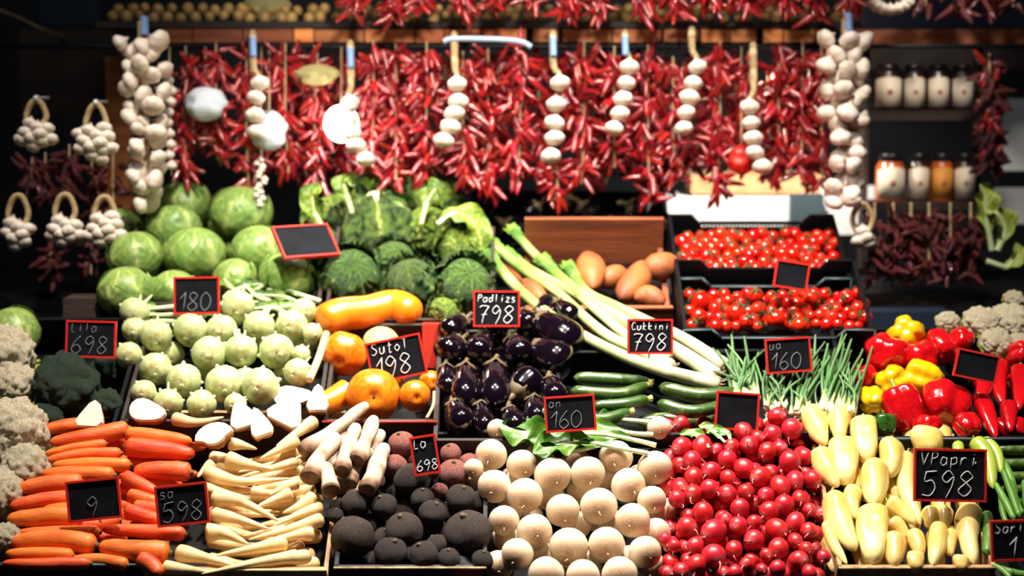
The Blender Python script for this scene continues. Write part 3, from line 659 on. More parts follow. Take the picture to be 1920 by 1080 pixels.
# --- garlic bulb mesh
def garlic_mesh(i):
    lob = 7+i % 3
    return sweep_mesh('garlic_bulb', [(0, 0, -.85), (0, 0, 1.25)], [(0, .0), (.02, .35), (.1, .75), (.3, 1), (.5, .96), (.65, .7), (.78, .35), (.88, .18), (1, .14)], 1, 'garlic', seg=28, rings=16, mod=lambda u, a: 1+.07*math.cos(lob*a)*(1-u), bump=.06, bfreq=1.5, seed=i)
GM = variants(3, garlic_mesh)
def bulb(parent, px, py, rpx, Y, d, name='bulb'):
    o = link(name, R.choice(GM), None, parent); r = rpx*mpp(Y)
    o.location = P(px, py, Y)-parent.location; o.rotation_mode = 'QUATERNION'; o.rotation_quaternion = look(d); o.scale = (r, r, r*.9)
    return o
def cordpart(name, parent, pts, rad, mat, prof=[(0, 1), (1, 1)]):
    pts = [p-parent.location for p in pts]
    return link(name, sweep_mesh(name, pts, prof, rad, mat, seg=7, rings=max(6, 4*len(pts))), None, parent)
# two long braids
for px0, pyA, pyB, lab in ((268, 78, 400, 'long thick garlic braid hanging over the smooth green cabbages'), (1588, 72, 400, 'long thick garlic braid hanging beside the jar shelves')):
    Y = 4.56; t = empty('garlic_braid', P(px0, pyA-30, Y)); tag(t, lab, 'garlic', 'long garlic braids')
    cordpart('stalk_braid', t, [P(px0, pyA-38, Y+.03), P(px0+2, (pyA+pyB)/2, Y+.035), P(px0, pyB-20, Y+.035)], .014, 'garlic_stalk')
    cordpart('blue_tape', t, [P(px0+2, pyA-46, Y+.03), P(px0+3, pyA-12, Y+.02)], .011, 'blue_tape')
    y = pyA
    i = 0
    while y < pyB:
        k = (y-pyA)/(pyB-pyA); w_ = 36-13*k
        for off in ([-w_, 0, w_] if i % 2 == 0 and k < .5 else [-w_*.62, w_*.62]):
            bulb(t, px0+off+R.uniform(-8, 8)+(6 if px0 < 900 else -2)*k, y+R.uniform(-9, 9), R.uniform(15.5, 22), Y-R.uniform(0, .045)+abs(off)*.0006, Vector((-off*.03+R.uniform(-.8, .8), R.uniform(-.3, .9), R.uniform(.1, 1))))
        y += R.uniform(21, 26); i += 1
# slim strings
for top, cordx, bl, lab, tape in [
    (62, 852, [(857,157),(860,190),(852,212),(845,237),(832,263)], 'garlic string under the white bar', 0),
    (60, 1037, [(1050,155),(1043,195),(1040,230),(1040,258),(1033,292)], 'longest slim garlic string, with a wide gap, second from the white bar', 1),
    (58, 1172, [(1180,125),(1175,155),(1168,185),(1163,212),(1152,240)], 'slim garlic string slanting, third from the white bar', 1),
    (52, 1297, [(1308,125),(1300,155),(1293,182),(1287,210),(1282,240)], 'slim garlic string fourth from the white bar', 0),
    (84, 1412, [(1405,200),(1408,230),(1412,258),(1415,285),(1430,312)], 'slim garlic string in front of the red bag', 0),
    (80, 657, [(655,192),(650,220),(660,250),(668,272),(686,298)], 'slim garlic string in front of the glowing globe lamp', 1),
    (60, 474, [(487,155),(480,182),(478,215),(482,248)], 'slim garlic string nearest the left braid', 1)]:
    Y = 4.6; t = empty('garlic_string', P(cordx, top, Y)); tag(t, lab, 'garlic', 'slim garlic strings among the chillies')
    cordpart('stalks', t, [P(cordx, top, 4.815), P(cordx, top+8, Y+.04), P(cordx+1, bl[0][1]-30, Y+.01), P(*bl[0], Y+.02), P(*bl[-1], Y+.02)], .009, 'garlic_stalk', [(0, .8), (.3, 1.1), (1, .5)])
    if tape: cordpart('blue_tape', t, [P(cordx, top+10, Y+.01), P(cordx+1, top+45, Y)], .0085, 'blue_tape')
    for (x, y) in bl: bulb(t, x, y, R.uniform(17, 19.5), Y-.005, Vector((R.uniform(-.3, .3), .5, 1)))
# looped bunches
def bunch(px, py, n, rr, top, lab, Y=4.5, r0=14, nail=True):
    t = empty('garlic_bunch', P(px, top, Y)); tag(t, lab, 'garlic', 'looped garlic bunches on the dark wall')
    cordpart('stalk_loop', t, [P(px-10, py-rr*.5, Y), P(px-19, (py+top)/2-4, Y), P(px-8, top, Y), P(px+8, top, Y), P(px+19, (py+top)/2-4, Y), P(px+10, py-rr*.5, Y)], .007, 'garlic_stalk')
    if nail: link('nail', sweep_mesh('nail', [Vector((0, .12, .01)), Vector((0, -.01, .01))], [(0, .6), (.85, .6), (.9, 1.6), (1, 1)], .005, 'nail', seg=8, rings=10), None, t)
    for k in range(n):
        a = k*2.4; q = rr*math.sqrt((k+.5)/n)*.85
        bulb(t, px+q*math.cos(a), py+q*math.sin(a)*.9, R.uniform(r0-1, r0+2), Y-.02+q*.0006, Vector((-math.cos(a)*.3, .6, 1)))
bunch(68, 252, 10, 36, 192, 'garlic bunch hanging by itself on a nail, upper one farthest from the braid')
bunch(180, 268, 13, 44, 200, 'large garlic bunch with two stalks, upper one beside the braid')
bunch(34, 440, 8, 32, 370, 'lower garlic bunch at the far end of the wall', nail=False)
bunch(122, 433, 10, 33, 368, 'middle one of the three lower garlic bunches', nail=False)
bunch(196, 432, 11, 38, 372, 'lower garlic bunch touching the smooth cabbages', nail=False)
bunch(1617, 446, 4, 20, 385, 'small bunch of four garlic bulbs beside the dried peppers', r0=14, nail=False, Y=4.55)
t = empty('garlic_wreath', P(1670, -10, 4.7)); tag(t, 'garlic wreath at the top above the long right braid', 'garlic')
for k in range(9):
    a = PI+k*PI/8; bulb(t, 1670+34*math.cos(a), -4-22*math.sin(a), 13, 4.7, Vector((0, .5, 1)))
# ================================================================== CHILLIES
def chilli_mesh(i, mat='chilli', fat=.15, wr=.12):
    b = [(.1, .2), (.35, -.3), (-.3, .2), (.5, .2), (-.45, -.3)][i % 5]
    return sweep_mesh('chilli', [(0, 0, 0), (.02, 0, -.12), (b[0]*.4, b[1]*.4, -.5), (b[0], b[1], -1)], [(0, .25), (.1, .22), (.14, .7), (.22, 1), (.5, 1), (.8, .78), (.93, .5), (1, .1)], fat, mat, seg=9, rings=14, bump=wr, bfreq=5, seed=i)
CM = variants(5, chilli_mesh); DM = variants(4, lambda i: chilli_mesh(i, 'dry_chilli', .17, .5))
XS2 = [(375,110,300,24,46),(500,100,340,30,60),(570,105,360,30,60),(640,100,370,30,66),(725,100,340,34,80),(770,98,370,34,80),(835,100,340,34,80),(890,105,360,30,80),(935,100,350,30,80),(1010,100,360,36,90),(1065,100,290,30,70),(1125,100,370,34,90),(1185,100,350,30,80),(1240,105,390,30,80),(1300,250,340,24,40),(1325,105,300,26,60),(1380,105,330,26,60),(1440,150,360,26,70),(1480,95,330,26,70),(1530,95,370,24,60)]
def chilli_string(px, top, bot, wpx, n, Y, lab, group, meshes=CM, name='chilli_string', L0=(.03, .052), up=.3, cord='cord'):
    t = empty(name, P(px, top, Y)); tag(t, lab, 'chillies', group)
    drift = R.uniform(-6, 6)
    cordpart('cord', t, [P(px, top-14, Y+.01), P(px, (top+bot)/2, Y), P(px+drift, bot-30, Y)], .0025, cord)
    for k in range(n if meshes is not CM else min(100, int(n*1.3))):
        f = (k+R.random())/(n if meshes is not CM else min(100, int(n*1.3))); y = top+(bot-top-34)*f
        o = link('chilli', R.choice(meshes), None, t); a = R.uniform(0, 2*PI)
        w_ = wpx*(.55+.45*math.sin(PI*min(1, f*1.3+.15)))
        q = R.uniform(.1, 1)*w_*mpp(Y)
        o.location = P(px+drift*f, y, Y)-t.location+Vector((math.cos(a)*q*.75, math.sin(a)*q*.55, 0))
        d = Vector((math.cos(a)*R.uniform(.1, 1.3), math.sin(a)*R.uniform(.1, .8), -1 if R.random() > up else R.uniform(-.3, .8)))
        o.rotation_mode = 'QUATERNION'; o.rotation_quaternion = (-d).to_track_quat('Z', 'Y') @ Quaternion((0, 0, 1), R.uniform(0, 6.28))
        L_ = R.uniform(*L0); o.scale = (L_*1.2, L_*1.2, L_)
    return t
XS = [(348,100,365,26,44),(405,95,330,28,46),(462,105,385,24,44),(535,95,355,34,55),(590,100,392,28,60),(700,88,350,32,66),(742,95,385,30,60),(800,92,365,34,68),(868,110,372,30,56),(915,105,395,34,74),(975,84,375,32,66),(1045,300,405,22,22),(1095,92,375,38,84),(1152,100,345,26,48),(1215,98,410,38,84),(1262,120,370,24,44),(1350,92,395,30,74),(1405,110,350,20,26),(1460,110,365,28,50),(1505,92,360,32,74),(1540,90,385,18,34)]
for k, (px, a, b, w_, n) in enumerate(XS):
    chilli_string(px, a, b, w_, n, 4.72+R.uniform(-.02, .02), f'bright red chilli string under the shelf, {ORD[k]} from the left garlic braid', 'red chilli strings under the shelf')
for k, (px, a, b, w_, n) in enumerate(XS2):
    chilli_string(px, a, b, w_, n, 4.86+R.uniform(-.02, .02), f'red chilli string in the rear row under the shelf, {ORD[k]} from the left garlic braid', 'red chilli strings in the rear row')
for k, px in enumerate(range(668, 1600, 66)):
    chilli_string(px+R.uniform(-8, 8), -70, R.uniform(36, 66), 30, 34, 4.66, f'red chilli string tip hanging before the upper shelf, {ORD[k]} from the net sack', 'red chilli strings above the upper shelf')
for k, px in enumerate((1735, 1790, 1845, 1900)):
    chilli_string(px, -70, R.uniform(40, 55), 26, 22, 4.8, f'dark red chilli string tip above the brown beam, {ORD[k]} from the garlic wreath', 'dark chilli strings over the brown beam', meshes=DM)
chilli_string(1855, 115, 345, 28, 80, 4.8, 'long dark red chilli string hanging beside the jar shelves', 'dark chilli strings', meshes=DM+CM[:1])
for k, (px, b) in enumerate([(1640, 560), (1675, 560), (1708, 555), (1742, 548), (1782, 560), (1820, 550)]):
    chilli_string(px, 405, b, 28, 46, 4.62+R.uniform(-.02, .02), f'dried dark pepper bunch hanging under the jar shelves, {ORD[k]} from the four-bulb garlic', 'dried pepper bunches under the jars', meshes=DM, name='dried_pepper_bunch', L0=(.025, .042), up=.4)
    cordpart('cord', bpy.data.objects['dried_pepper_bunch'] if k == 0 else bpy.data.objects[f'dried_pepper_bunch.{k:03d}'], [P(px, 380, 4.64), P(px, 412, 4.63)], .004, 'garlic_stalk')
for k, (px, a, b) in enumerate([(85, 300, 400), (130, 285, 400), (172, 310, 545), (212, 300, 520), (60, 310, 380), (95, 470, 560)]):
    chilli_string(px, a, b, 24, 34, 4.66, 'dried dark pepper bunch behind the garlic bunches, ' + ['second from the far end', 'third from the far end', 'long one before the braid', 'long one nearest the braid', 'at the far end', 'lowest one, by itself'][k], 'dried pepper bunches behind the garlic', meshes=DM, name='dried_pepper_bunch', L0=(.025, .042), up=.4)

t = empty('bead_strand', P(490, 300, 4.64)); tag(t, 'strand of silvery white beads hanging beside the largest pale cabbage', 'beads')
cordpart('cord', t, [P(490, 90, 4.77), P(490, 300, 4.64), P(492, 385, 4.64)], .0015, 'cord')
for k in range(15):
    o = link('bead', R.choice(GM), None, t); o.location = P(490+R.uniform(-9, 9), 300+k*6, 4.635)-t.location; o.scale = (.008,)*3
t = empty('onion_string', P(318, 140, 4.6)); tag(t, 'thin string of small golden onions beside the left garlic braid', 'onions')
cordpart('cord', t, [P(318, 88, 4.77), P(318, 140, 4.62), P(322, 330, 4.62)], .002, 'cord')
for k in range(9):
    o = link('onion', R.choice(GM), M['onion_gold'], t); o.location = P(318+R.uniform(-4, 4), 150+k*20, 4.61)-t.location; o.scale = (.013,)*3
a_ = P(-30, 10, 4.9); tag(link('hanging_cable', sweep_mesh('hanging_cable', [Vector(), P(30, 32, 4.9)-a_, P(80, 56, 4.9)-a_, P(120, 70, 5.14)-a_], [(0, 1), (1, 1)], .006, 'aubergine_calyx', seg=8, rings=16), loc=a_), 'olive cable drooping in the dark upper corner beside the blue panel', 'cable')
# small onions on the upper shelf
OM = variants(2, lambda i: blob_mesh('small_onion', lambda u: ball(u)*(1 if u < .75 else 1), 'onion_gold', length=2.1, seg=14, rings=10, **lump(i, .05)))
k = 0
x = 212
while x < 1600:
    for row in range(2):
        o = link('small_onion', R.choice(OM)); Y = 4.82+row*.05
        r = R.uniform(9, 12)*mpp(Y)
        o.location = P(x+R.uniform(-4, 4)+row*9, 32-row*14+R.uniform(-3, 3), Y); o.scale = (r, r, r*1.05); o.rotation_euler = (R.uniform(-.6, .6), R.uniform(-.6, .6), 0)
        tag(o, None, 'onion', 'small golden onions on the upper shelf'); reg(('shelf onions', 400), o, x, row*1000, 'small golden onion')
    x += 26
for (h, rh) in [('shelf onions', 400)]:   # a row of its own wording: counted along the shelf
    its = HEAPS.pop((h, rh)); its.sort(key=lambda t: (t[1], t[0])); cnt = {}
    for px, py, o, d in its:
        c_ = cnt.get(py, 0); cnt[py] = c_+1
        tens, ones = divmod(c_, 10)
        o['label'] = f'small golden onion, {"front" if py == 0 else "rear"} row of upper shelf, {ORD[ones]} in the {ORD[tens]} ten from the left'

# ================================================================== LEAFY THINGS
def leaf_shell(rad, az, aw, ah, seed, ruffle=.06, flare=.18, n=34, lift=1.0, crinkle=.02):
    """A curved leaf wrapping a head whose stem is at -Z; az turns it round the head."""
    vs, vv, fs = [], [], []
    rnd = random.Random(seed)
    for i in range(n+1):
        t = i/n; phi = -PI*.5*.9 + t*ah
        wdt = aw*math.sin(PI*min(1, .12+t*.80))**.7
        for j in range(n+1):
            s = -1+2*j/n
            th = az+s*wdt
            edge = max(abs(s), t)**4
            vein = min(abs(s)*3.2, 1)
            side = abs(((t*7-abs(s)*2.2) % 1)-.5)*2
            v = min(vein, .25+.75*min(1, (1-side)*3.0) if abs(s) > .04 else vein)
            rr = rad*lift+rad*edge*(flare+ruffle*math.sin(s*11+seed+t*14))+rad*crinkle*noise.noise(Vector((th*4, phi*5, seed)))+rad*.02*(1-v)
            c = math.cos(phi)
            cc = abs(c)**.9
            vs.append(Vector((math.cos(th)*cc*rr, math.sin(th)*cc*rr, math.sin(phi)*rr))); vv.append(v)
    for i in range(n):
        for j in range(n):
            a = i*(n+1)+j; fs.append((a, a+1, a+n+2, a+n+1))
    return vs, fs, vv
def leafshell_mesh(name, mat, *a, **k):
    v, f, q = leaf_shell(*a, **k)
    return finish(name, v, f, {'v': q}, mat=mat)
def head_mesh(name, mat, seed, amp=.05, veins=9):
    vs, fs, us = sweep([(0, 0, -.92), (0, 0, .92)], ball, 1, seg=56, rings=40, bump=amp, bfreq=1.6, seed=seed)
    vv = []
    out = []
    for p in vs:
        th = math.atan2(p.y, p.x); h = p.z
        q = abs(((th/(2*PI)*veins+.15*math.sin(h*5+seed)+seed*.3) % 1)-.5)*2
        q2 = abs(((h*3+abs(q-.5)*1.6+seed) % 1)-.5)*2
        v = min(1, min((1-q)*4, .35+(1-q2)*1.8)); vv.append(v)
        out.append(p*(1+.012*(1-v)))
    return finish(name, out, fs, {'v': vv}, mat=mat)
def cabbage_proto(i):
    ps = [('head', head_mesh('head', 'cabbage', i, .05, 7))]
    for k in range(3):
        ps.append(('outer_leaf', leafshell_mesh('outer_leaf', 'cabbage', 1.0, k*2.1+i, 1.0, PI*(.62+.1*(k % 2)), i*5+k, .01, .015, lift=1.025+.012*k, crinkle=.02)))
    ps.append(('cut_stem', sweep_mesh('cut_stem', [(0, 0, -.8), (0, 0, -1.12)], [(0, 1.2), (.9, 1), (1, .9)], .2, 'cut_stem', seg=12, rings=5)))
    return proto('smooth_cabbage', ps)
CP = variants(3, cabbage_proto)
for px, py, r, lab, dy in [
    (540,520,47,'smooth green cabbage nearest the savoy cabbages, in the lowest row',0), (235,545,46,'dark shaded smooth cabbage at the lower corner beside the dried peppers',0),
    (255,480,47,'smooth cabbage beside the touching garlic bunch, second row',0), (365,476,51,'big smooth cabbage directly above the 180 board',0), (482,468,46,'smooth cabbage directly beside the leaning blank board',0),
    (325,428,45,'brightly lit smooth cabbage just under the long braid end, third row',0), (452,398,50,'largest pale smooth cabbage at the top of the pile',0),
    (228,425,34,'smooth cabbage half hidden behind the touching garlic bunch',.03), (345,380,42,'smooth cabbage at the very top beside the long braid',.03), (392,405,34,'small smooth cabbage tucked behind the largest pale one',.05),
    (325,545,40,'smooth cabbage low behind the 180 board',.03), (440,520,36,'smooth cabbage tucked low between the two middle ones',.04), (300,500,32,'smooth cabbage deep between the second row pair',.07), (420,450,34,'smooth cabbage deep in the middle of the pile',.07)]:
    o = put_ball(CP, 'x', px, py, r, '', 'cabbage', 'smooth green cabbages', dy=dy, axis=Vector((R.uniform(-.5, .5), R.uniform(-.6, .2), 1)), squash=(1, 1, .93))
    HEAPS[('x', 22)].pop(); o['label'] = lab
def savoy_proto(i):
    m_ = 'savoy' if i % 3 else 'savoy_light'
    ps = [('head', head_mesh('head', m_, i+20, .07, 8))]
    for k in range(5):
        ps.append(('outer_leaf', leafshell_mesh('outer_leaf', 'savoy' if k % 2 or i % 3 else 'savoy_light', 1.0, k*1.26+i, .85, PI*(.60+.06*(k % 3)), i*7+k, .07, .10+.14*(k % 2), lift=1.03+.02*k, crinkle=.12)))
    ps.append(('cut_stem', sweep_mesh('cut_stem', [(0, 0, -.8), (0, 0, -1.15)], [(0, 1.2), (.9, 1), (1, .95)], .26, 'cut_stem', seg=14, rings=5)))
    return proto('savoy_cabbage', ps)
SP = variants(6, savoy_proto)
for px, py, r, lab, ax, vi in [
    (655,522,54,'veined savoy cabbage directly above the long orange squash',(.2, -.7, .6),1), (870,535,50,'veined savoy cabbage beside the 798 board above the aubergines',(.3, -.8, .6),2), (770,530,46,'dark savoy cabbage in the lowest row, between two veined ones',(-.3, -.5, 1),4),
    (710,432,62,'big dark savoy cabbage with its pale cut stem upward',(.05, .35, -1),5), (866,460,46,'bright yellow-green savoy cabbage beside the leek tips',(.1, -1, .3),0), (800,430,44,'savoy cabbage between the stem-up one and the bright one',(-.3, -.3, 1),3),
    (625,410,46,'pale savoy cabbage behind the leaning blank board',(-.4, -.3, 1),0), (680,365,44,'yellow-green savoy cabbage at the top under chilli tips',(0, -.2, 1),3), (810,375,42,'savoy cabbage at the top beside the rear aubergines',(.2, -.3, 1),0), (745,370,40,'dark savoy cabbage at the top between two lighter ones',(0, -.2, 1),2),
    (830,585,28,'small savoy head low behind the end of the long squash',(.3, -.6, .7),0), (600,455,34,'savoy cabbage low beneath the leaning blank board',(.3, -.6, .7),4), (740,490,38,'savoy cabbage deep under the stem-up one',(.3, -.6, .7),1)]:
    o = put_ball([SP[vi]], 'x', px, py, r*.92, '', 'cabbage', 'crinkled savoy cabbages', axis=Vector(ax), tol=.86)
    HEAPS[('x', 22)].pop(); o['label'] = lab
HEAPS.pop(('x', 22), None)
def leaf_strip(pts, wid, seed, ruffle=.3, cup=.25, n=26, m=14, prof=[(0, .12), (.2, .35), (.45, .9), (.7, 1), (.9, .7), (1, .1)], nrm=Vector((0, -.6, .8))):
    pts = [Vector(p) for p in pts]; vs, vv, fs = [], [], []
    for i in range(n+1):
        t = i/n; c = catmull(pts, t); d = (catmull(pts, min(1, t+.03))-catmull(pts, max(0, t-.03))).normalized()
        side = d.cross(nrm).normalized(); up = side.cross(d)
        w_ = interp(prof, t)*wid
        for j in range(m+1):
            s = -1+2*j/m
            z = cup*s*s*w_ + ruffle*w_*abs(s)**2*math.sin(t*17+seed+s*3) + .12*w_*noise.noise(Vector((t*6, s*3, seed)))
            vs.append(c+side*(s*w_)+up*z)
            sd = abs(((t*8-abs(s)*2) % 1)-.5)*2
            vv.append(min(abs(s)*4, .3+.7*min(1, (1-sd)*3)))
    for i in range(n):
        for j in range(m):
            a = i*(m+1)+j; fs.append((a, a+1, a+m+2, a+m+1))
    return vs, fs, vv
def leafy(name, stem_px, leaf_px, wpx, seed, mat, label, cat, group=None, dY=0, stem_r=7, Y=None, ruffle=.3):
    Yf = lambda py: (Y if Y else bed(py))+dY
    o0 = P(*stem_px[0], Yf(stem_px[0][1])); t = empty(name, o0); tag(t, label, cat, group)
    w3 = lambda L_: [P(a, b, Yf(b))-o0 for a, b in L_]
    s = mpp(Yf(stem_px[0][1]))
    link('stalk', sweep_mesh('stalk', w3(stem_px+leaf_px[1:3]), [(0, 1), (.5, .8), (1, .3)], stem_r*s, 'kohl_stalk', seg=8, rings=12), None, t)
    v, f, q = leaf_strip(w3(leaf_px), wpx*s, seed, ruffle)
    link('leaf_blade', finish('leaf_blade', v, f, {'v': q}, mat=mat), None, t)
    return t
CH = [([(1225,815),(1180,812)],[(1190,812),(1120,800),(1040,790),(960,800)],20,0,'topmost green leaf bunch behind the turnips, passing under the board'),
      ([(1230,835),(1190,825)],[(1190,825),(1130,815),(1060,815),(985,830)],24,-.02,'large folded green leaf lying over the upper turnips'),
      ([(1215,850),(1150,838)],[(1150,838),(1090,828),(1040,835),(1000,850)],20,-.03,'lowest green leaf, curling between the turnips'),
      ([(1120,835),(1080,845)],[(1080,845),(1050,835),(990,815),(935,800)],24,0,'green leaf curling beside the small corner turnip'),
      ([(1225,792),(1180,788)],[(1180,788),(1150,786),(1120,790),(1080,792)],14,.01,'thin yellow-green leaf just below the courgettes')]
for k, (a, b, w_, dY, lab) in enumerate(CH): leafy('turnip_leaf', a, b, w_*1.45, k*2.3, 'turnip_green', lab, 'leaf', 'green leaves behind the turnips', dY=dY-.02, stem_r=5, ruffle=.5)
KL = [([(330,575),(270,580)],[(300,578),(280,572),(250,575)],8,'at the heap corner under the 180 board'),([(470,560),(440,545)],[(450,550),(425,530),(415,512)],16,'standing beside the 180 board'),([(520,570),(480,555)],[(500,560),(460,535),(440,525)],14,'second from the 180 board'),([(590,580),(540,560)],[(560,568),(520,555),(470,552)],13,'reaching toward the long squash'),([(610,600),(570,575)],[(590,585),(550,572),(500,580)],12,'nearest the long squash'),([(450,590),(420,560)],[(430,570),(450,540),(500,530)],14,'under the lowest smooth cabbage'),([(330,590),(290,592)],[(310,590),(290,590),(255,594)],7,'second from the heap corner'),([(335,603),(300,602)],[(320,603),(290,602),(262,606)],7,'third from the heap corner'),([(600,565),(560,552)],[(580,560),(540,545),(500,542)],12,'highest one beside the long squash'),([(480,545),(500,530)],[(490,540),(510,528),(545,532)],12,'crossing between cabbage and kohlrabi'),([(420,600),(400,585)],[(405,592),(380,590),(350,600)],12,'just below the 180 board'),([(560,600),(520,580)],[(540,590),(510,575),(470,580)],14,'in the middle of the stalks')]
for k, (a, b, w_, lab) in enumerate(KL): leafy('kohlrabi_leaf', a, b, w_, k*1.7+3, 'savoy_light' if k % 2 else 'chard', f'cut pale kohlrabi leaf stalk {lab}', 'leaf', 'leaf stalks behind the kohlrabi', dY=-.0, stem_r=5)
# pale lettuce hanging on the right
for k, (a, b, w_, lab) in enumerate([([(1860,470),(1855,440)],[(1855,450),(1850,410),(1848,370),(1838,345)],24,'upright pale lettuce leaf beside the dried peppers'),([(1870,470),(1880,450)],[(1870,465),(1885,430),(1870,400),(1845,395)],28,'broad pale lettuce leaf curling over the others'),([(1850,490),(1880,500)],[(1860,495),(1890,500),(1910,480),(1905,455)],14,'drooping narrow lettuce leaf at the lower end')]):
    leafy('lettuce_leaf', a, b, w_, k*2+1, 'pale_leaf', lab, 'lettuce', 'pale lettuce leaves', Y=4.6, stem_r=6, ruffle=.45)
for k, (b, w_, lab) in enumerate([([(610,440),(590,400),(585,370),(600,345)],24,'yellow-green loose leaf beside the dark gap, above the blank board'),([(660,400),(650,365),(645,345),(655,330)],22,'yellow-green loose leaf between two top savoy cabbages'),([(820,420),(850,400),(890,420),(905,470)],30,'green loose leaf wrapping the bright savoy'),([(790,420),(800,380),(815,355),(830,345)],22,'loose leaf standing at the top, nearest the rear aubergines')]):
    leafy('loose_cabbage_leaf', b[:2], b, w_, k*2+4, 'savoy_light', lab, 'leaf', 'loose savoy leaves', Y=4.5+.03*(k % 2), stem_r=5)

# ================================================================== CAULIFLOWER, BROCCOLI
def floret_mesh(name, mat, seed, f1=2.6, f2=8, a1=.22, a2=.05, sub=5):
    import bmesh
    bm = bmesh.new(); bmesh.ops.create_icosphere(bm, subdivisions=sub, radius=1)
    for v in bm.verts:
        d = v.co.normalized(); o = Vector((seed*3.7, seed*1.3, 0))
        h1 = noise.voronoi(d*f1+o)[0][0]; h2 = noise.voronoi(d*f2+o)[0][0]
        k = 1+a1*(.6-h1)+a2*(.6-h2)*2
        v.co = d*k
        if v.co.z < -.3: v.co.z = -.3+(v.co.z+.3)*.4
    me = bpy.data.meshes.new(name); bm.to_mesh(me); bm.free()
    me.polygons.foreach_set('use_smooth', [True]*len(me.polygons)); me.materials.append(M[mat]); return me
def cauli_proto(i):
    ps = [('curd', floret_mesh('curd', 'caulk', i, 2.8, 9, .3, .07))]
    for k in range(5): ps.append(('leaf', leafshell_mesh('leaf', 'pale_leaf', 1.02, k*1.26, .5, PI*.42, i*3+k, .05, .25, n=14)))
    return proto('cauliflower', ps)
def broc_proto(i):
    return proto('broccoli', [('crown', floret_mesh('crown', 'broccoli', i+9, 2.4, 14, .3, .04)), ('stalk', sweep_mesh('stalk', [(0, 0, -.3), (0, 0, -1.1)], [(0, 1), (1, .8)], .4, 'kohl_stalk', seg=12, rings=6))])
CF = variants(3, cauli_proto); BR = variants(2, broc_proto)
def put_one(pr, px, py, r, lab, cat, group, axis, dy=0, squash=(1, 1, 1)):
    o = put_ball(pr, 'y', px, py, r, '', cat, group, dy=dy, axis=Vector(axis), squash=squash); HEAPS.pop(('y', 22)); o['label'] = lab; return o
for px, py, r, lab in [(22,815,62,'largest cauliflower beside the upper carrots'),(8,665,48,'cauliflower in front of the round green cabbage'),(30,725,38,'small cauliflower beside the broccoli'),(48,878,40,'cauliflower touching the middle carrots'),(-5,925,44,'lower cauliflower cut off by the stall end'),(10,1010,26,'lowest small cauliflower beside the bottom carrots')]:
    put_one(CF, px, py, r*.92, lab, 'cauliflower', 'cauliflowers at the stall end', (.3, -1, .9))
for px, py, r, lab in [(1840,606,32,'white cauliflower behind the blank board on red peppers'),(1895,604,36,'large white cauliflower behind the pointed peppers'),(1902,562,18,'small cauliflower on top of the white heap'),(1778,603,20,'small cauliflower nearest the yellow pepper'),(1868,642,28,'lower cauliflower just above the blank board'),(1912,650,26,'cauliflower behind the tall ribbed red pepper')]:
    put_one(CF, px, py, r*.9, lab, 'cauliflower', 'cauliflowers behind the bell peppers', (.1, -.6, 1), squash=(1, 1, .8))
for px, py, r, lab in [(122,725,58,'large dark broccoli crown under the 698 board'),(208,690,34,'smaller broccoli crown beside the kohlrabi'),(200,757,26,'smallest broccoli crown just above the celeriac piece'),(85,790,34,'broccoli crown low behind the first carrot')]:
    put_one(BR, px, py, r*.95, lab, 'broccoli', 'broccoli crowns', (.1, -.6, 1))
put_one([CP[1]], 25, 622, 44, 'round dark green cabbage above the cauliflowers at the stall end', 'cabbage', None, (0, -.3, 1))

# ================================================================== AUBERGINES
def long_item(name, pix, rpx, prof, mat, heap, desc, cat, group, dY=0, end=None, seg=16, rings=24, mod=None, bump=.05, bfreq=14, rowh=22, tol=.9, limit=.12, lab=None, coll=True, Yc=None, flat=1, body='body'):
    """A long vegetable lying along the given points of the slope; end(t, p, dir, r) adds its stem."""
    pts = [P(a, b, (Yc if Yc else bed(b))+dY) for a, b in pix]
    s = mpp(pts[0].y); Rr = rpx*s
    balls = []
    n = max(2, int(sum((b-a).length for a, b in zip(pts, pts[1:]))/(Rr*1.2)))
    for i in range(n+1):
        u = i/n; r = interp(prof, min(max(u, .03), .97))*Rr*(.95)
        balls.append((catmull(pts, u), max(r, .003)))
    balls[0] = (catmull(pts, min(.5, .8*Rr/((pts[-1]-pts[0]).length+1e-6))), balls[0][1]); balls[-1] = (catmull(pts, 1-min(.5, .6*Rr/((pts[-1]-pts[0]).length+1e-6))), balls[-1][1])
    shv = settle(balls, limit, tol=tol) if coll else Vector()
    o0 = pts[0]+shv; t = empty(name, o0); loc = [p-pts[0] for p in pts]
    t['category'] = cat
    if group: t['group'] = group
    link(body, sweep_mesh(body, loc, prof, Rr, mat, seg=seg, rings=rings, mod=mod, bump=bump, bfreq=bfreq, seed=R.randint(0, 99), flat=flat), None, t)
    if end: end(t, loc[0], (loc[0]-loc[1]).normalized(), Rr)
    if lab: t['label'] = lab
    else: reg((heap, rowh), t, sum(a for a, b in pix)/len(pix), sum(b for a, b in pix)/len(pix), desc)
    return t
AUB = [(0, .15), (.04, .45), (.15, .72), (.4, .9), (.65, 1), (.82, .92), (.93, .62), (.98, .3), (1, .02)]
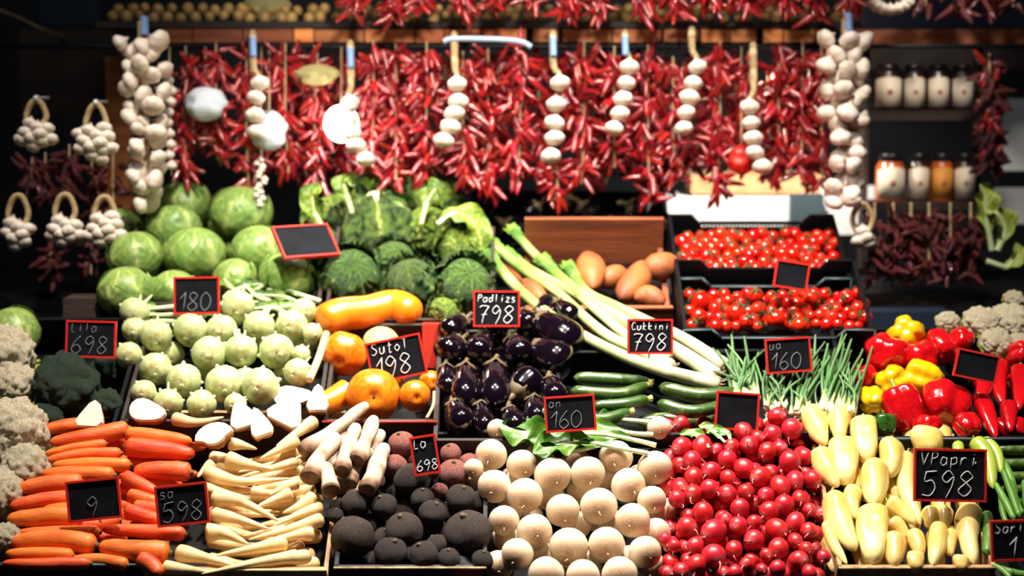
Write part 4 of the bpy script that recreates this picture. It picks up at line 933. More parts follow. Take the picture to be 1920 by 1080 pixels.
def calyx(t, p, d, r):
    q = d.orthogonal().normalized(); b = d.cross(q)
    vs, fs = [], []; n = 20
    for i, (rr, z) in enumerate([(.12, .18), (.35, .1), (.62, -.1), (.8, -.4)]):
        for k in range(n):
            a = 2*PI*k/n; zz = z-(.35*max(0, math.cos(5*a)) if i == 3 else .1*math.cos(5*a) if i == 2 else 0)
            r3 = rr*(1 if i < 3 else .78+.22*max(0, -math.cos(5*a)))
            vs.append(p+(q*math.cos(a)+b*math.sin(a))*r*r3+d*r*zz)
    for i in range(3):
        for k in range(n): fs.append((i*n+k, i*n+(k+1) % n, (i+1)*n+(k+1) % n, (i+1)*n+k))
    link('calyx', finish('calyx', vs, fs, mat='aubergine_calyx'), None, t)
    link('stem', sweep_mesh('stem', [p, p+d*r*.5, p+d*r*.8+q*r*.25], [(0, 1.2), (1, .9)], r*.17, 'aubergine_calyx', seg=8, rings=6), None, t)
A = [([(872,690),(872,760)],24),([(928,685),(928,762)],26),([(965,740),(1005,708)],30),([(1000,655),(1070,688)],32),([(1008,602),(1085,655)],33),([(862,640),(828,670)],24),([(908,632),(892,675)],24),([(960,640),(985,680)],27),
     ([(1030,715),(1045,760)],24),([(870,600),(832,632)],22),([(910,605),(945,632)],22),([(975,590),(1000,620)],22),([(850,760),(872,806)],24),([(900,760),(912,815)],20),([(1045,570),(1078,600)],18),([(905,720),(900,790)],20),([(955,770),(970,815)],22),([(1000,750),(1010,800)],22),([(835,690),(842,740)],20),([(1010,590),(1030,560)],15)]
for pix, r in A: long_item('aubergine', pix, r*1.22, AUB, 'aubergine', 'aubergine crate', 'glossy dark aubergine' if r > 23 else 'smaller glossy aubergine', 'aubergine', 'glossy aubergines in the middle', end=calyx, bump=.03, seg=24, rowh=26, tol=.78)
for k in range(14):
    x = 845+(k % 5)*45+R.uniform(-8, 8); y = 600+(k//5)*62; long_item('aubergine', [(x, y), (x+R.uniform(-14, 14), y+50)], 25, AUB, 'aubergine', 'aubergine crate', 'half-buried aubergine', 'aubergine', 'glossy aubergines in the middle', end=calyx, bump=.03, seg=24, rowh=26, tol=.75, dY=.06)
for pix, r, lab in [([(925,372),(890,400)],26,'rear aubergine nearest the savoy cabbages'),([(945,420),(985,445)],32,'rear aubergine with pale calyx at the potato crate corner'),([(1010,385),(985,405)],22,'rear aubergine half hidden behind chilli tips'),([(1030,425),(1075,430)],30,'rear aubergine second along the potato crate back'),([(1090,385),(1110,405)],30,'large rear aubergine in the upper row'),([(1135,420),(1180,432)],30,'rear aubergine third along the potato crate back'),([(1180,385),(1215,400)],28,'rear aubergine in the upper row beside the tomato crate'),([(1210,425),(1250,440)],26,'rear aubergine at the far end of the potato crate'),([(1060,380),(1050,400)],22,'rear aubergine under the longest garlic string')]:
    long_item('aubergine', [pix[0], ((pix[0][0]+pix[1][0])/2, (pix[0][1]+pix[1][1])/2), pix[1]], r, AUB, 'aubergine', '', '', 'aubergine', 'aubergines behind the sweet potatoes', end=calyx, bump=.03, seg=24, lab=lab, Yc=4.86, tol=.85)

# ================================================================== COURGETTES
def zend(t, p, d, r):
    link('stem', sweep_mesh('stem', [p-d*r*.2, p+d*r*.35, p+d*r*.8], [(0, .7), (.5, .5), (.8, .75), (1, .6)], r*.75, 'zucchini_stem', seg=10, rings=8, mod=lambda u, a: 1+.15*math.cos(5*a)), None, t)
ZP = [(0, .5), (.04, .7), (.15, .9), (.5, 1), (.85, .95), (.95, .75), (1, .1)]
for pix, r, lab in [([(1216,716),(1150,712),(1075,708)],13,'topmost courgette, nearest the aubergines'),([(1212,722),(1170,738),(1120,738),(1070,732)],13,'bright green curved courgette, second down beside the aubergines'),([(1214,748),(1170,758),(1110,762)],12,'third courgette down, its flower end by the boards'),([(1180,772),(1130,786),(1080,785)],12,'lowest courgette beside the board reading 160'),
    ([(1380,735),(1310,742),(1235,725)],15,'thick dark courgette under the leek ends'),([(1380,752),(1300,772),(1232,755)],13,'courgette with pale stripe in the middle of the right group'),([(1372,775),(1300,790),(1250,786),(1190,792)],14,'long grey-green courgette just above the radishes'),([(1330,805),(1260,800),(1200,806)],11,'courgette half hidden under the right group')]:
    long_item('courgette', pix, r, ZP, 'zucchini', '', '', 'courgette', 'courgettes in two groups', end=zend, lab=lab, mod=lambda u, a: 1+.035*math.cos(6*a), bump=.03, seg=20, dY=-.02)

# ================================================================== LEEKS
def leek_end(t, p, d, r):
    q = d.orthogonal().normalized(); b = d.cross(q); acc = ([], [], [])
    for k in range(9):
        a = k*.7; e = (q*math.cos(a)+b*math.sin(a))
        sweep([p+e*r*.4-d*r*.1, p+e*r*.7+d*r*.3, p+e*r*1.1+d*r*R.uniform(.3, .8)], [(0, 1), (1, .3)], r*.07, seg=5, rings=4, acc=acc)
    link('roots', finish('roots', acc[0], acc[1], {'u': acc[2]}, mat='root_hair'), None, t)
LP = [(0, .8), (.01, 1.0), (.05, .96), (.3, .76), (.6, .68), (.9, .75), (1, .7)]
for pix, r, lab in [
    ([(1352,722),(1260,700),(1170,668),(1080,622),(1010,575),(958,528),(914,472)],15,'longest leek, lowest in the bundle, its root end over the courgettes'),
    ([(1345,706),(1262,652),(1170,600),(1098,558),(1062,530),(1020,492)],16,'leek with the thick lower root end beside the spring onions'),
    ([(1362,687),(1280,634),(1215,603),(1150,572),(1100,548),(1066,503)],14,'leek along the upper edge of the bundle, against the sweet potatoes'),
    ([(1262,690),(1205,660),(1150,636),(1105,603),(1045,548),(985,508),(925,460)],14,'leek second from the bottom of the bundle, its root under the board'),
    ([(1262,668),(1190,640),(1130,592),(1070,540),(1015,490),(962,434)],13,'leek whose tip reaches highest, beside the rear aubergines'),
    ([(1250,650),(1180,612),(1120,575),(1060,540),(1000,508),(955,478)],12,'leek hidden in the middle of the bundle')]:
    def leaves(t, p, d, r, pix=pix):
        leek_end(t, p, d, r)
        o0 = t.location; e = P(*pix[-1], bed(pix[-1][1])-.04); e2 = P(*pix[-2], bed(pix[-2][1])-.04); s0 = P(*pix[0], bed(pix[0][1])-.04)
        b = e-s0; dd = (e-e2).normalized()
        for k in range(2):
            off = Vector((dd.z, 0, -dd.x))*(k-.5)*r*1.2
            v, f, q = leaf_strip([b-dd*.05, b+off*.5, b+dd*.03+off*1.3], r*.9, k+pix[0][0], .1, .4, n=12, m=8, prof=[(0, .8), (.6, 1), (1, .75)])
            link('leaf', finish('leaf', v, f, {'v': [.9]*len(q)}, mat='chard'), None, t)
    long_item('leek', pix, r, LP, 'leek', '', '', 'leek', 'leeks in the slanting bundle', end=leaves, lab=lab, bump=.02, dY=-.04, limit=.03, tol=.8, seg=18, rings=30)

# ================================================================== SWEET POTATOES
SPF = [(0, .05), (.04, .3), (.15, .65), (.35, .95), (.6, 1), (.8, .85), (.93, .5), (.98, .25), (1, .03)]
for pix, r, lab in [([(1102,478),(1108,505),(1112,540)],27,'sweet potato with a pointed top, standing beside the leeks'),([(1120,530),(1148,520),(1172,508)],22,'small sweet potato second from the leeks'),([(1210,492),(1190,530),(1165,560)],27,'long slanting sweet potato in the middle of the crate'),([(1205,508),(1238,500),(1270,488)],27,'biggest sweet potato, highest, at the tomato crate'),([(1190,560),(1215,555),(1245,568)],22,'sweet potato lowest in the crate, under the slanting one'),([(940,490),(965,510),(985,530)],17,'sweet potato half hidden beneath the leeks, near the savoy'),([(980,525),(1000,545),(1020,565)],16,'small sweet potato glimpsed between two leeks'),([(905,500),(925,515)],13,'tiny sweet potato at the foot of the bright savoy'),([(1010,495),(1025,510),(1040,520)],16,'sweet potato under the upper leek tips'),([(1060,560),(1090,570),(1130,575)],20,'sweet potato under the leek bundle edge')]:
    long_item('sweet_potato', pix, r, SPF, 'sweetpotato', '', '', 'sweet potato', 'sweet potatoes in the wooden crate', lab=lab, bump=.16, bfreq=18, dY=.0, seg=22)

# ================================================================== PUMPKINS
def scar(t, p, d, r): link('blossom_scar', sweep_mesh('blossom_scar', [p-d*r*.05, p+d*r*.03], [(0, 1), (1, .5)], r*.1, 'squash_scar', seg=10, rings=4), None, t)
def squash(px, py, r, lab, ax, lob=0, sq=(1, 1, .9), mat='squash', dy=0, dent=.16):
    me = sweep_mesh('body', [(0, 0, -.95), (0, 0, .95)], ball, 1, mat, seg=40, rings=30, mod=lambda u, a: 1+(.035*math.cos(lob*a) if lob else 0), bump=.04, bfreq=1.2, seed=px % 17)
    for v in me.vertices:
        q = math.hypot(v.co.x, v.co.y)
        if v.co.z > 0: v.co.z -= dent*math.exp(-(q/.22)**2)
    t = empty('pumpkin'); link('body', me, None, t); link('blossom_scar', sweep_mesh('blossom_scar', [(0, 0, .95-dent-.02), (0, 0, .95-dent+.05)], [(0, 1), (1, .5)], .07, 'squash_scar', seg=10, rings=4), None, t)
    Y = bed(py)+dy; rr = r*mpp(Y); shv = settle([(P(px, py, Y), rr)], .1)
    t.location = P(px, py, Y)+shv; t.rotation_mode = 'QUATERNION'; t.rotation_quaternion = look(ax, 0); t.scale = tuple(rr*k for k in sq)
    return tag(t, lab, 'pumpkin', 'orange pumpkins and squashes')
squash(700, 742, 52, 'round-ended orange squash nearest, below the 198 board', Vector((.1, -1, .1)))
squash(645, 664, 43, 'round orange pumpkin with dark dimple beside the kohlrabi', Vector((-.25, -1, -.3)), lob=6)
long_item('squash', [(782,592), (740,575), (690,585), (640,590), (600,605)], 33, [(0, .3), (.03, .7), (.08, .93), (.2, 1), (.5, .97), (.8, 1), (.93, .95), (.98, .7), (1, .2)], 'squash', '', '', 'squash', 'orange pumpkins and squashes', end=scar, lab='long orange squash lying on top of the pumpkin tray', bump=.04, bfreq=6, seg=32, dY=-.02, rings=30)
for m_ in [o for o in COL.objects if o.name.startswith('squash') and o.parent is None]: pass
squash(715, 645, 36, 'orange squash with pale side, behind the 198 board', Vector((.3, -.6, 1)), mat='pumpkin_flesh', dy=.02)
squash(778, 742, 30, 'small orange pumpkin under the corner of the 198 board', Vector((.2, -1, 0)), dy=-.01)
squash(808, 718, 24, 'smallest pumpkin, beside the aubergines', Vector((.3, -1, .2)))
long_item('squash_neck', [(585,765), (615,755), (650,735)], 26, [(0, .3), (.05, .8), (.5, .9), (1, 1)], 'squash', '', '', 'squash', 'orange pumpkins and squashes', lab='pale orange squash reaching toward the celeriac pieces', seg=24)
squash(730, 700, 34, 'orange pumpkin hidden behind the 198 board', Vector((.2, -.6, 1)), dy=.05)
t = long_item('basket_handle', [(814,735), (812,760), (800,784)], 3, [(0, 1), (1, 1)], 'cord', '', '', 'cord', None, lab='thin pale cord loop at the corner of the pumpkin tray', bump=0, coll=False, dY=-.05)
long_item('kohlrabi_crate_slat', [(612,625), (598,670), (580,712)], 7, [(0, 1), (1, 1)], 'parsnip', '', '', 'crate slat', None, lab='pale wooden slat between the kohlrabi and the pumpkins', bump=0, coll=False, dY=-.04)

# ================================================================== CELERIAC PIECES
def wedge(px, py, rx, ry, rot, lab, kind=0, dY=-.03):
    """A cut piece of root: pale cut faces over brown skin."""
    Y = bed(py)+dY; s = mpp(Y)
    t = empty('celeriac_piece', P(px, py, Y)); tag(t, lab, 'celeriac', 'cut celeriac pieces above the parsnips')
    n = 16; out = []
    for k in range(n):
        a = 2*PI*k/n
        if kind == 0: q = 1+.12*math.cos(2*a+.4)+.1*math.cos(3*a)
        elif kind == 1: q = 1/max(.68, math.cos(((a-PI/2) % (2*PI/3))-PI/3))*.8
        else: q = 1 if math.sin(a) > -.1 else .62
        out.append(Vector((math.cos(a)*q*rx*s, math.sin(a)*q*ry*s, 0)))
    def layer(sc, z, jitter=0): return [Vector((p.x*sc, p.y*sc, z+jitter*noise.noise(p*90))) for p in out]
    c = layer(.95, .008, .0)+layer(1, .0)
    vs = [Vector((0, 0, .0085))]+c
    fs = [(0, 1+k, 1+(k+1) % n) for k in range(n)]+[(1+k, 1+n+k, 1+n+(k+1) % n, 1+(k+1) % n) for k in range(n)]
    cut = link('cut_face', finish('cut_face', vs, fs, smooth=False, mat='celeriac_cut'), None, t)
    dp = (rx+ry)*.5*s
    L1 = layer(1, 0); L2 = layer(.92, -dp*.45, .01); L3 = layer(.55, -dp*.85, .01)
    vs = L1+L2+L3+[Vector((0, 0, -dp))]
    fs = []
    for a in (0, n):
        fs += [(a+k, a+n+k, a+n+(k+1) % n, a+(k+1) % n) for k in range(n)]
    fs += [(2*n+k, 3*n, 2*n+(k+1) % n) for k in range(n)]
    link('skin', finish('skin', vs, fs, mat='celeriac_skin'), None, t)
    base = Matrix(((1, 0, 0), (0, 0, -1), (0, 1, 0))).to_quaternion()
    t.rotation_mode = 'QUATERNION'; t.rotation_quaternion = Quaternion((0, 0, 1), R.uniform(-.3, .3)) @ Quaternion((1, 0, 0), math.radians(-40)) @ base @ Quaternion((0, 0, 1), math.radians(rot))
    settle([(P(px, py, Y+.01), (rx+ry)/2*s*.8)], 0.0)
wedge(402, 820, 38, 30, 20, 'large smooth white celeriac half lying between carrots and parsnips', 2, -.05)
wedge(275, 772, 34, 26, -10, 'notched white celeriac piece with orange-brown skin above the carrots', 0)
wedge(172, 782, 26, 30, 0, 'beige pointed celeriac piece standing on the first carrots', 1, -.04)
wedge(455, 783, 27, 30, 15, 'white wedge directly under the kohlrabi, first after the big half', 1)
wedge(488, 797, 20, 34, 25, 'narrow white celeriac wedge leaning beside another', 1, -.045)
wedge(538, 776, 34, 32, -30, 'wide white celeriac wedge in the middle of the pieces', 1)
wedge(596, 752, 20, 30, 0, 'drop-shaped white celeriac piece against the pumpkins', 1, -.05)
wedge(548, 745, 36, 24, 5, 'beige flat celeriac slice behind the white wedges', 0, .01)

# ================================================================== CARROTS
CAR = [(0, .25), (.02, .7), (.06, .95), (.2, 1), (.5, .93), (.8, .78), (.93, .6), (.98, .35), (1, .05)]
def crown(t, p, d, r):
    link('crown', sweep_mesh('crown', [p-d*r*.1, p+d*r*.25], [(0, 1), (1, .5)], r*.42, 'carrot_crown', seg=8, rings=4, bump=.3, bfreq=60), None, t)
C = [([(180,1022),(100,1012),(18,1018)],19),([(318,1037),(250,1033),(185,1024)],20),([(150,968),(80,970),(12,975)],18),([(150,932),(80,938),(18,950)],14),([(155,905),(90,908),(30,918)],16),
     ([(358,886),(300,882),(250,884)],17),([(235,838),(300,843),(366,852)],17),([(215,891),(140,888),(78,888)],14),([(242,803),(170,818),(92,830)],15),([(170,795),(120,800),(82,806)],13),([(235,815),(300,820),(360,828)],14),
     ([(228,850),(160,852),(88,862)],11),([(245,872),(170,870),(98,872)],12),([(200,832),(140,840),(85,850)],9),([(232,893),(262,908),(298,926)],13),([(235,958),(280,970),(335,988)],13),([(188,998),(110,998),(30,1000)],12),([(348,1002),(270,996),(190,992)],13),
     ([(138,1042),(70,1038),(10,1038)],12),([(170,1056),(80,1058),(4,1056)],11),([(240,928),(270,935),(300,940)],12),([(262,1048),(285,1060),(300,1078)],15),([(250,950),(290,955),(330,962)],13),([(120,1000),(180,1005),(240,1010)],12),([(200,940),(150,950),(80,955)],12),([(210,915),(260,912),(330,905)],14),([(240,1060),(190,1050),(130,1050)],12),([(225,975),(170,985),(110,988)],13)]
for pix, r in C: long_item('carrot', pix, r*1.16, CAR, 'carrot', 'carrot crate', 'thick orange carrot' if r > 15 else 'orange carrot' if r > 12 else 'thin orange carrot', 'carrot', 'carrots in the crate', end=crown, rowh=16, tol=.8, dY=-.01, bump=.06, bfreq=30)
for k in range(16):
    y = 812+k*17; x = 60+R.uniform(0, 60)-(y-812)*.15
    long_item('carrot', [(x+130, y+R.uniform(-6, 6)), (x+60, y+4), (x, y)], 13, CAR, 'carrot', 'carrot crate', 'half-buried carrot', 'carrot', 'carrots in the crate', end=crown, rowh=16, dY=.05, limit=.06, tol=.8)
    if k < 11: long_item('carrot', [(x+150, y), (x+210, y+6), (x+270, y+10)], 13, CAR, 'carrot', 'carrot crate', 'half-buried carrot', 'carrot', 'carrots in the crate', end=crown, rowh=16, dY=.05, limit=.06, tol=.8)

# ================================================================== PARSNIPS, HORSERADISH
PAR = [(0, .25), (.02, .75), (.07, 1), (.2, .95), (.4, .75), (.65, .5), (.85, .32), (.97, .15), (1, .03)]
PA = [([(585,1043),(500,1052),(378,1076)],14),([(330,1035),(380,1045),(445,1062)],18),([(540,1018),(480,1028),(403,1042)],15),([(385,1000),(420,1000),(465,1020)],19),([(607,973),(550,990),(466,1012)],14),([(395,935),(450,940),(525,978)],16),([(396,962),(450,975),(505,992)],14),([(607,950),(560,965),(512,986)],12),
      ([(382,885),(450,903),(548,897)],15),([(424,862),(460,870),(512,880)],17),([(428,832),(455,835),(482,842)],13),([(560,866),(510,878),(448,895)],10),([(547,925),(520,935),(478,952)],14),([(560,825),(525,842),(488,860)],13),([(592,788),(560,810),(518,836)],13),([(305,1063),(350,1068),(395,1073)],14),([(560,905),(530,915),(505,928)],12),([(470,922),(500,925),(530,918)],12),
      ([(590,930),(560,950),(530,962)],14),([(395,905),(440,920),(500,915)],13),([(560,1040),(520,1045),(450,1055)],12),([(400,870),(385,880),(370,895)],12),([(322,785),(370,792),(420,782)],13),([(380,915),(420,925),(470,935)],12),([(590,1000),(550,1005),(480,1020)],14),([(560,845),(600,830),(540,870)],10)]
for pix, r in PA: long_item('parsnip', pix, r, PAR, 'parsnip', 'parsnip tray', 'thick cream parsnip' if r > 15 else 'cream parsnip' if r > 12 else 'thin cream parsnip', 'parsnip', 'parsnips in the tray', rowh=18, tol=.8, bump=.12, bfreq=35, dY=-.01)
for k in range(26):
    y = 850+k*8.6; x = 380+R.uniform(0, 40)
    long_item('parsnip', [(x, y), (x+55, y+R.uniform(0, 12)), (x+130, y+R.uniform(0, 25))] if k % 2 else [(x+190, y), (x+120, y+8), (x+60, y+18)], 14, PAR, 'parsnip', 'parsnip tray', 'half-buried parsnip', 'parsnip', 'parsnips in the tray', rowh=18, tol=.72, bump=.12, bfreq=35, dY=.04, limit=.05)
HR = [(0, .4), (.02, .9), (.1, 1), (.5, .85), (.9, .8), (.97, .6), (1, .1)]
for pix, r, lab in [([(580,898),(598,862),(632,815)],21,'thickest, nearest the parsnips'),([(690,922),(704,880),(722,835)],19,'lying in front, beside the beetroots'),([(563,848),(620,810),(690,757)],15,'whose tip touches the round-ended squash'),([(640,885),(650,850),(668,795)],17,'in the middle of the bundle'),([(668,868),(685,830),(703,782)],17,'with its tip under the squash'),([(655,908),(672,862),(700,845)],15,'with its cut end showing above the black radishes'),([(622,925),(618,905),(610,870)],18,'with a round brown cut end facing out'),([(683,872),(700,842),(716,808)],14,'behind the front one'),([(668,940),(662,915),(655,880)],18,'with the lowest brown cut end'),([(605,880),(632,850),(650,790)],14,'buried in the middle'),([(640,920),(645,890),(640,850)],15,'deep under the bundle')]:
    long_item('horseradish', pix, r, HR, 'horseradish', '', '', 'horseradish', 'horseradish roots in the bundle', lab='pale horseradish root '+lab, tol=.8, bump=.3, bfreq=26, dY=-.05, limit=.1, seg=20, rings=34)

# ================================================================== PEPPERS
def pstem(t, p, d, r):
    q = d.orthogonal().normalized()
    link('stem', sweep_mesh('stem', [p-d*r*.12, p+d*r*.3, p+d*r*.6+q*r*.2], [(0, 2.6), (.15, 1.5), (.3, .9), (1, .8)], r*.13, 'pepper_stem', seg=8, rings=9), None, t)
WAX = [(0, .2), (.02, .6), (.07, .9), (.18, 1), (.45, .92), (.7, .72), (.88, .5), (.96, .3), (1, .03)]
WP = [([(430,690),(430,850),(430,1010)],92,1),([(195,600),(240,760),(330,930)],76,0),([(440,420),(445,530),(440,665)],78,0),([(540,290),(545,380),(540,490)],72,0),([(640,350),(630,560),(720,780)],54,0),([(120,340),(150,430),(225,550)],66,0),([(250,285),(260,390),(275,530)],80,1),([(370,160),(385,280),(400,400)],78,1),([(80,100),(100,190),(150,300)],68,0),([(235,105),(235,180),(240,270)],64,0),([(150,760),(200,890),(280,1010)],34,0),
      ([(560,850),(560,930),(560,1020)],66,0),([(530,640),(600,690),(690,770)],48,0),([(830,780),(815,900),(790,1020)],50,0),([(1010,670),(1000,830),(1035,1010)],66,0),([(690,960),(690,1000),(690,1050)],50,1),([(960,985),(960,1010),(960,1050)],52,1),([(760,240),(760,300),(760,360)],90,1),([(770,690),(780,740),(760,790)],50,0),([(860,680),(860,740),(850,800)],48,0),([(680,820),(700,890),(720,960)],50,0),([(900,800),(890,900),(900,960)],44,0),([(300,440),(320,560),(330,640)],60,0),([(520,480),(560,560),(580,640)],55,0),([(320,560),(300,640),(330,740)],50,0),([(540,760),(600,800),(640,860)],50,0)]
for pix, r, lob in WP:
    pp = [(1500+a/3.176, 740+b/3.176) for a, b in pix]
    long_item('pale_pepper', pp, r/3.176*1.14, WAX if not lob else [(0, .3), (.03, .7), (.1, .95), (.3, 1), (.6, .88), (.85, .66), (.95, .45), (1, .1)], 'pepper_pale', 'pale pepper tray', 'broad pale yellow pepper' if lob else 'long pale yellow pepper', 'pepper', 'pale yellow peppers in the tray', end=pstem, mod=(lambda u, a: 1+.07*math.cos(4*a)) if lob else (lambda u, a: 1+.04*math.cos(3*a+u*2)), bump=.24, bfreq=20, seg=28, rowh=24, tol=.82)
for k in range(24):
    x = 1550+k % 6*52+R.uniform(-10, 10); y = 800+(k//6)*66
    long_item('pale_pepper', [(x, y), (x+4, y+30), (x+12, y+75)], 19, WAX, 'pepper_pale', 'pale pepper tray', 'half-buried pale pepper', 'pepper', 'pale yellow peppers in the tray', end=pstem, bump=.12, bfreq=16, rowh=24, dY=.05, tol=.8)
for pix, r, lab in [([(940,290),(945,340),(960,400)],36,'small lime green pepper just above the largest board'),([(1040,270),(1120,380),(1150,560)],55,'large lime green pointed pepper beside the largest board'),([(1090,265),(1170,350),(1200,470)],40,'lime green pepper behind the large lime one'),([(1000,300),(1060,420),(1080,520)],50,'lime green pepper hidden behind the largest board')]:
    long_item('lime_pepper', [(1500+a/3.176, 740+b/3.176) for a, b in pix], r/3.176, WAX, 'pepper_lime', '', '', 'pepper', 'lime green peppers', end=pstem, lab=lab, bump=.1, seg=24)
BEAN = [(0, .3), (.05, .8), (.5, 1), (.95, .8), (1, .1)]
for k, (pix, r) in enumerate([([(1865,905),(1885,940),(1902,975)],6),([(1880,880),(1898,930),(1912,970)],6),([(1875,925),(1880,960),(1888,985)],5),([(1850,960),(1855,1000),(1850,1040)],10),([(1870,850),(1890,885),(1905,930)],7),([(1895,900),(1905,940),(1918,965)],6),([(1862,1060),(1880,1070),(1895,1085)],6),([(1920,900),(1925,940),(1928,970)],6),([(1872,1065),(1900,1075),(1930,1078)],7)]):
    long_item('green_bean', pix, r*1.2, BEAN, 'bean', 'beans', '', 'bean', 'green beans beside the pale peppers', bump=.12, bfreq=60, lab=f'green bean beside the pale peppers, {ORD[k]} counting outward from the largest board', tol=.7)
for k, (y, r) in enumerate([(842,11),(868,11),(893,11),(917,11),(942,10)]):
    long_item('cucumber', [(1868+k*3, y), (1905, y+2), (1950, y)], r, ZP, 'zucchini', '', '', 'cucumber', 'small dark cucumbers', bump=.1, bfreq=50, lab=f'small dark cucumber in the stack beside the beans, {ORD[k]} from the top', dY=.03)
# bell peppers
def bell_proto(mat, i, length=1.9, lob=4):
    me = sweep_mesh('body', [(0, 0, -length/2), (0, 0, length/2)], [(0, .25), (.03, .62), (.1, .88), (.25, 1), (.55, .98), (.8, .84), (.93, .62), (.98, .4), (1, .15)], 1, mat, seg=44, rings=30, mod=lambda u, a: 1+(.09+.05*u)*math.cos(lob*a+i)-.05*math.cos(2*lob*a+2*i), bump=.07, bfreq=1.4, seed=i*3)
    for v in me.vertices:
        q = math.hypot(v.co.x, v.co.y)
        if v.co.z < 0: v.co.z += .25*math.exp(-(q/.35)**2)
        elif v.co.z > 0: v.co.z -= .12*math.exp(-(q/.3)**2)
    st = sweep_mesh('stem', [(0, 0, -length/2+.25), (0, 0, -length/2-.1), (.12, 0, -length/2-.35)], [(0, 2.2), (.2, 1.6), (.35, .9), (1, 1.0)], .12, 'pepper_stem', seg=8, rings=9)
    return proto('bell_pepper', [('body', me), ('stem', st)])
BR_ = [bell_proto('pepper_red', i, 1.9+.2*i, 3+i % 2) for i in range(3)]; BY = [bell_proto('pepper_yellow', i+4, 1.9) for i in range(2)]; BG = [bell_proto('pepper_green', 9)]
for pr, px, py, r, lab, ax, sq in [
    (BR_, 1694, 768, 35, 'tall red bell pepper leaning in front, beside the green one', (.35, -.5, -1), (1, 1, 1.15)), (BR_, 1772, 762, 42, 'largest red bell pepper with several highlights, in front', (-.2, -1, -.5), (1, 1, .95)), (BG, 1658, 797, 20, 'single dark green bell pepper at the crate corner', (0, -.6, -1), (1, 1, 1)),
    (BY, 1634, 752, 23, 'small yellow bell pepper at the crate corner, above the green one', (0, -1, -.3), (1, 1, 1.1)), (BY, 1732, 711, 31, 'yellow bell pepper in the middle, lying sideways', (1, -.5, -.3), (1, 1, 1.15)), (BY, 1672, 717, 28, 'yellow bell pepper beside the small red one', (-.6, -1, 0), (1, 1, 1)),
    (BR_, 1619, 708, 24, 'small red bell pepper nearest the spring onions', (-.3, -1, .2), (1, 1, 1)), (BR_, 1660, 664, 36, 'big red bell pepper just below the top yellow one', (-.5, -1, .2), (1.1, 1, 1)), (BR_, 1727, 672, 32, 'red bell pepper behind the middle yellow one', (.3, -1, .3), (1, 1, 1)), (BY, 1699, 626, 31, 'topmost yellow bell pepper', (-.3, -1, .5), (1, 1, 1)),
    (BR_, 1765, 652, 27, 'red bell pepper just before the blank board on the peppers', (.3, -1, -.5), (1, 1, 1.2)), (BR_, 1800, 640, 22, 'small red bell pepper under the cauliflowers', (.3, -.6, .5), (1, 1, 1)), (BR_, 1815, 800, 22, 'low red bell pepper behind the crate rim', (.3, -1, -.5), (1, 1, 1)), (BR_, 1915, 665, 24, 'red bell pepper at the stall end under a cauliflower', (.3, -1, .5), (1, 1, 1)), (BR_, 1700, 718, 26, 'red bell pepper buried between the two yellow ones', (.3, -1, .5), (1, 1, 1)), (BR_, 1740, 800, 22, 'red bell pepper squeezed low between the two front ones', (.3, -1, .5), (1, 1, 1))]:
    o = put_ball(pr, 'z', px, py, r, '', 'pepper', 'bell peppers in the black crate', axis=Vector(ax), squash=sq, tol=.85, limit=.1); HEAPS.pop(('z', 22)); o['label'] = lab
RP2 = [(0, .2), (.03, .7), (.1, .95), (.3, 1), (.6, .85), (.85, .55), (.96, .3), (1, .04)]
for pix, r, lab in [([(1893,655),(1898,700),(1880,750)],27,'tall ribbed red pointed pepper beside the blank board'),([(1835,745),(1850,775),(1868,822)],18,'pointed red pepper with pale curled stem, at the crate front'),([(1838,700),(1845,725),(1835,760)],20,'pointed red pepper under the blank board'),([(1890,758),(1893,780),(1895,810)],18,'short pointed red pepper in the front row'),([(1912,690),(1915,730),(1910,770)],20,'pointed red pepper at the stall end'),([(1875,680),(1870,715),(1880,760)],20,'pointed red pepper squeezed beside the ribbed one'),([(1905,790),(1910,805),(1925,815)],18,'pointed red pepper at the front corner'),([(1780,640),(1800,670),(1810,700)],22,'pointed red pepper disappearing beneath the blank board'),([(1865,790),(1885,805),(1900,822)],14,'small pointed red pepper low at the rim')]:
    long_item('pointed_pepper', pix, r, RP2, 'pepper_red', '', '', 'pepper', 'pointed red peppers', end=pstem, lab=lab, mod=lambda u, a: 1+.07*math.cos(4*a), bump=.1, bfreq=18, seg=28, tol=.82)

# ================================================================== SPRING ONIONS
SO = [(0, .9), (.04, 1.2), (.12, .8), (.3, .75), (.8, .55), (1, .35)]
def spring_bunch(bx, by, spread, tips, n, lab, seed, Yoff=-.03):
    rd = random.Random(seed); o0 = P(bx, by, bed(by)+Yoff)
    t = empty('spring_onion_bunch', o0); tag(t, lab, 'spring onions', 'spring onion bunches')
    for k in range(n):
        x0 = bx+rd.uniform(-spread, spread); tx, ty = tips[k % len(tips)]; tx += rd.uniform(-20, 20); ty += rd.uniform(-14, 40)
        a = P(x0, by+rd.uniform(-4, 6), bed(by)+Yoff+rd.uniform(0, .03)); b = P(tx, ty, bed(ty)+Yoff-.02+rd.uniform(-.02, .03)); m_ = (a+b)/2+Vector((rd.uniform(-.012, .012), rd.uniform(-.01, .01), .008))
        me = sweep_mesh('stalk', [a-o0, m_-o0, b-o0], SO, rd.uniform(3.6, 5.6)*mpp(4.0), 'spring_green', seg=8, rings=14)
        link('stalk', me, None, t)
spring_bunch(1398, 745, 26, [(1368,640),(1385,660),(1355,665),(1400,690),(1420,640),(1378,622)], 22, 'spring onion bunch nearest the leek ends', 1)
spring_bunch(1455, 765, 20, [(1430,660),(1450,690),(1475,700),(1500,690),(1440,700)], 20, 'spring onion bunch under the faint board', 2)
spring_bunch(1500, 772, 18, [(1545,635),(1520,680),(1500,700),(1530,665)], 18, 'spring onion bunch third from the leeks', 3)
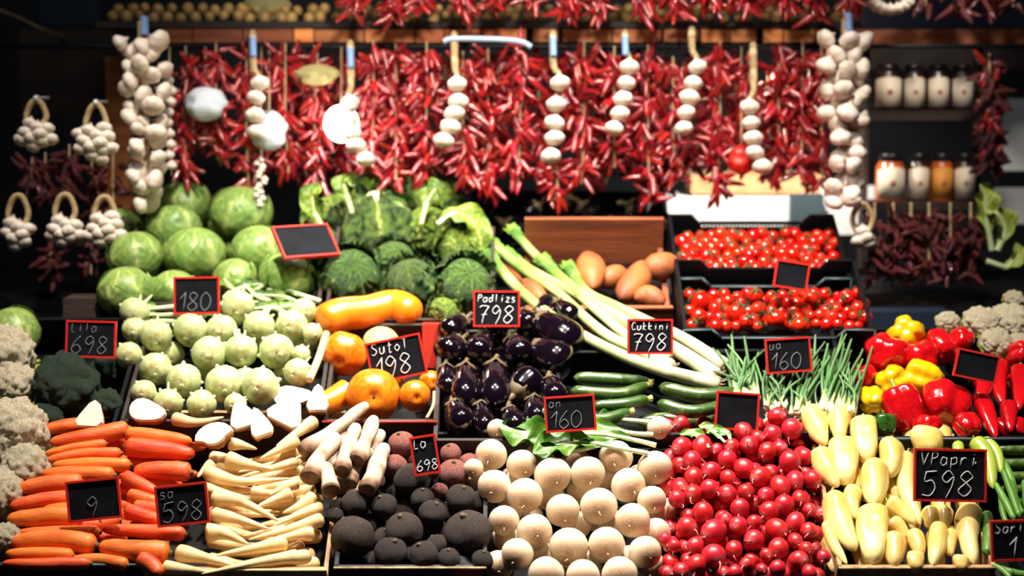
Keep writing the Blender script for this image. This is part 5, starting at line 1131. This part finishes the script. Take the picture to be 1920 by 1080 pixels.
spring_bunch(1550, 772, 22, [(1567,638),(1595,635),(1580,665),(1555,680),(1540,690)], 20, 'spring onion bunch beside the pale peppers', 4)
spring_bunch(1590, 775, 14, [(1600,650),(1625,640),(1598,680),(1590,700)], 12, 'spring onion bunch at the bell pepper crate', 5)
for k, (x, y, w_) in enumerate([(1440,790,14),(1468,800,12),(1495,790,12)]):
    long_item('white_onion_bulb', [(x, y-22), (x+1, y), (x+2, y+14)], w_, [(0, .2), (.3, .6), (.7, 1), (.95, .6), (1, .1)], 'turnip', '', '', 'onion', 'white onion bulbs', lab=['white onion bulb beside the blank board behind radishes', 'white onion bulb between two others above the radishes', 'white onion bulb nearest the pale peppers'][k], dY=.0)
# radish leaves behind radishes
for k, (b, w_) in enumerate([([(1330,840),(1320,825),(1300,812),(1275,815)],12),([(1360,830),(1345,815),(1330,802),(1310,798)],11),([(1370,825),(1365,815),(1345,806),(1325,812)],10)]):
    leafy('radish_leaf', b[:2], b, w_, k*1.9+2, 'chard', ['long green radish leaf before the lowest courgette', 'upper green radish leaf beside the blank board', 'short curled radish leaf at the foot of the blank board'][k], 'leaf', 'radish leaves', dY=-.02, stem_r=3)

# ================================================================== TOMATOES
def tom_proto(i):
    me = blob_mesh('fruit', lambda u: ball(u), 'tomato', length=1.85, seg=18, rings=14, **lump(i, .05))
    acc = ([], [], [])
    for k in range(5):
        a = k*1.257; sweep([(0, 0, .92), (.4*math.cos(a), .4*math.sin(a), 1.05), (.9*math.cos(a), .9*math.sin(a), .8)], [(0, 1), (.5, .9), (1, .2)], .12, seg=4, rings=5, acc=acc)
    return proto('tomato', [('fruit', me), ('calyx', finish('calyx', acc[0], acc[1], {'u': acc[2]}, mat='tomato_leaf'))])
TM = variants(3, tom_proto)
big = [(1313,566,19),(1311,594,16),(1381,586,18),(1416,554,16),(1455,598,18),(1400,603,15),(1520,560,15),(1498,610,14),(1590,560,12),(1420,580,14)]
for px, py, r in big: put_ball(TM, 'lower tomato crate', px, py, r, 'large tomato', 'tomato', 'tomatoes in the lower crate', dy=.0, rowh=16, axis=Vector((R.uniform(-1, 1), R.uniform(-1, 1), R.uniform(-.6, 1))), limit=.05)
def toms(x0, x1, y0, y1, heap, group, dx, dyy, slope=0):
    y = y1
    row = 0
    while y > y0:
        x = x0+(row % 2)*dx/2
        while x < x1:
            r = R.uniform(9.5, 15)
            yy = y+R.uniform(-4, 4)
            put_ball(TM, heap, x+R.uniform(-4, 4), yy, r, 'small red tomato' if r < 11 else 'red tomato', 'tomato', group, rowh=11, axis=Vector((R.uniform(-1, 1), R.uniform(-1, 1), R.uniform(-.6, 1))), limit=.05, tol=.9, dy=.01)
            x += dx
        y -= dyy; row += 1
toms(1282, 1572, 432, 506, 'upper tomato crate', 'tomatoes in the upper crate', 20, 13)
toms(1296, 1628, 552, 610, 'lower tomato crate', 'tomatoes in the lower crate', 21, 14)
for k, pr in enumerate(TP+RP+KP+BP+BK+CP+SP+CF+BR+BR_+BY+BG+TM):
    if pr.name not in USED:
        for c_ in list(pr.children): bpy.data.objects.remove(c_)
        bpy.data.objects.remove(pr)
label_heaps()
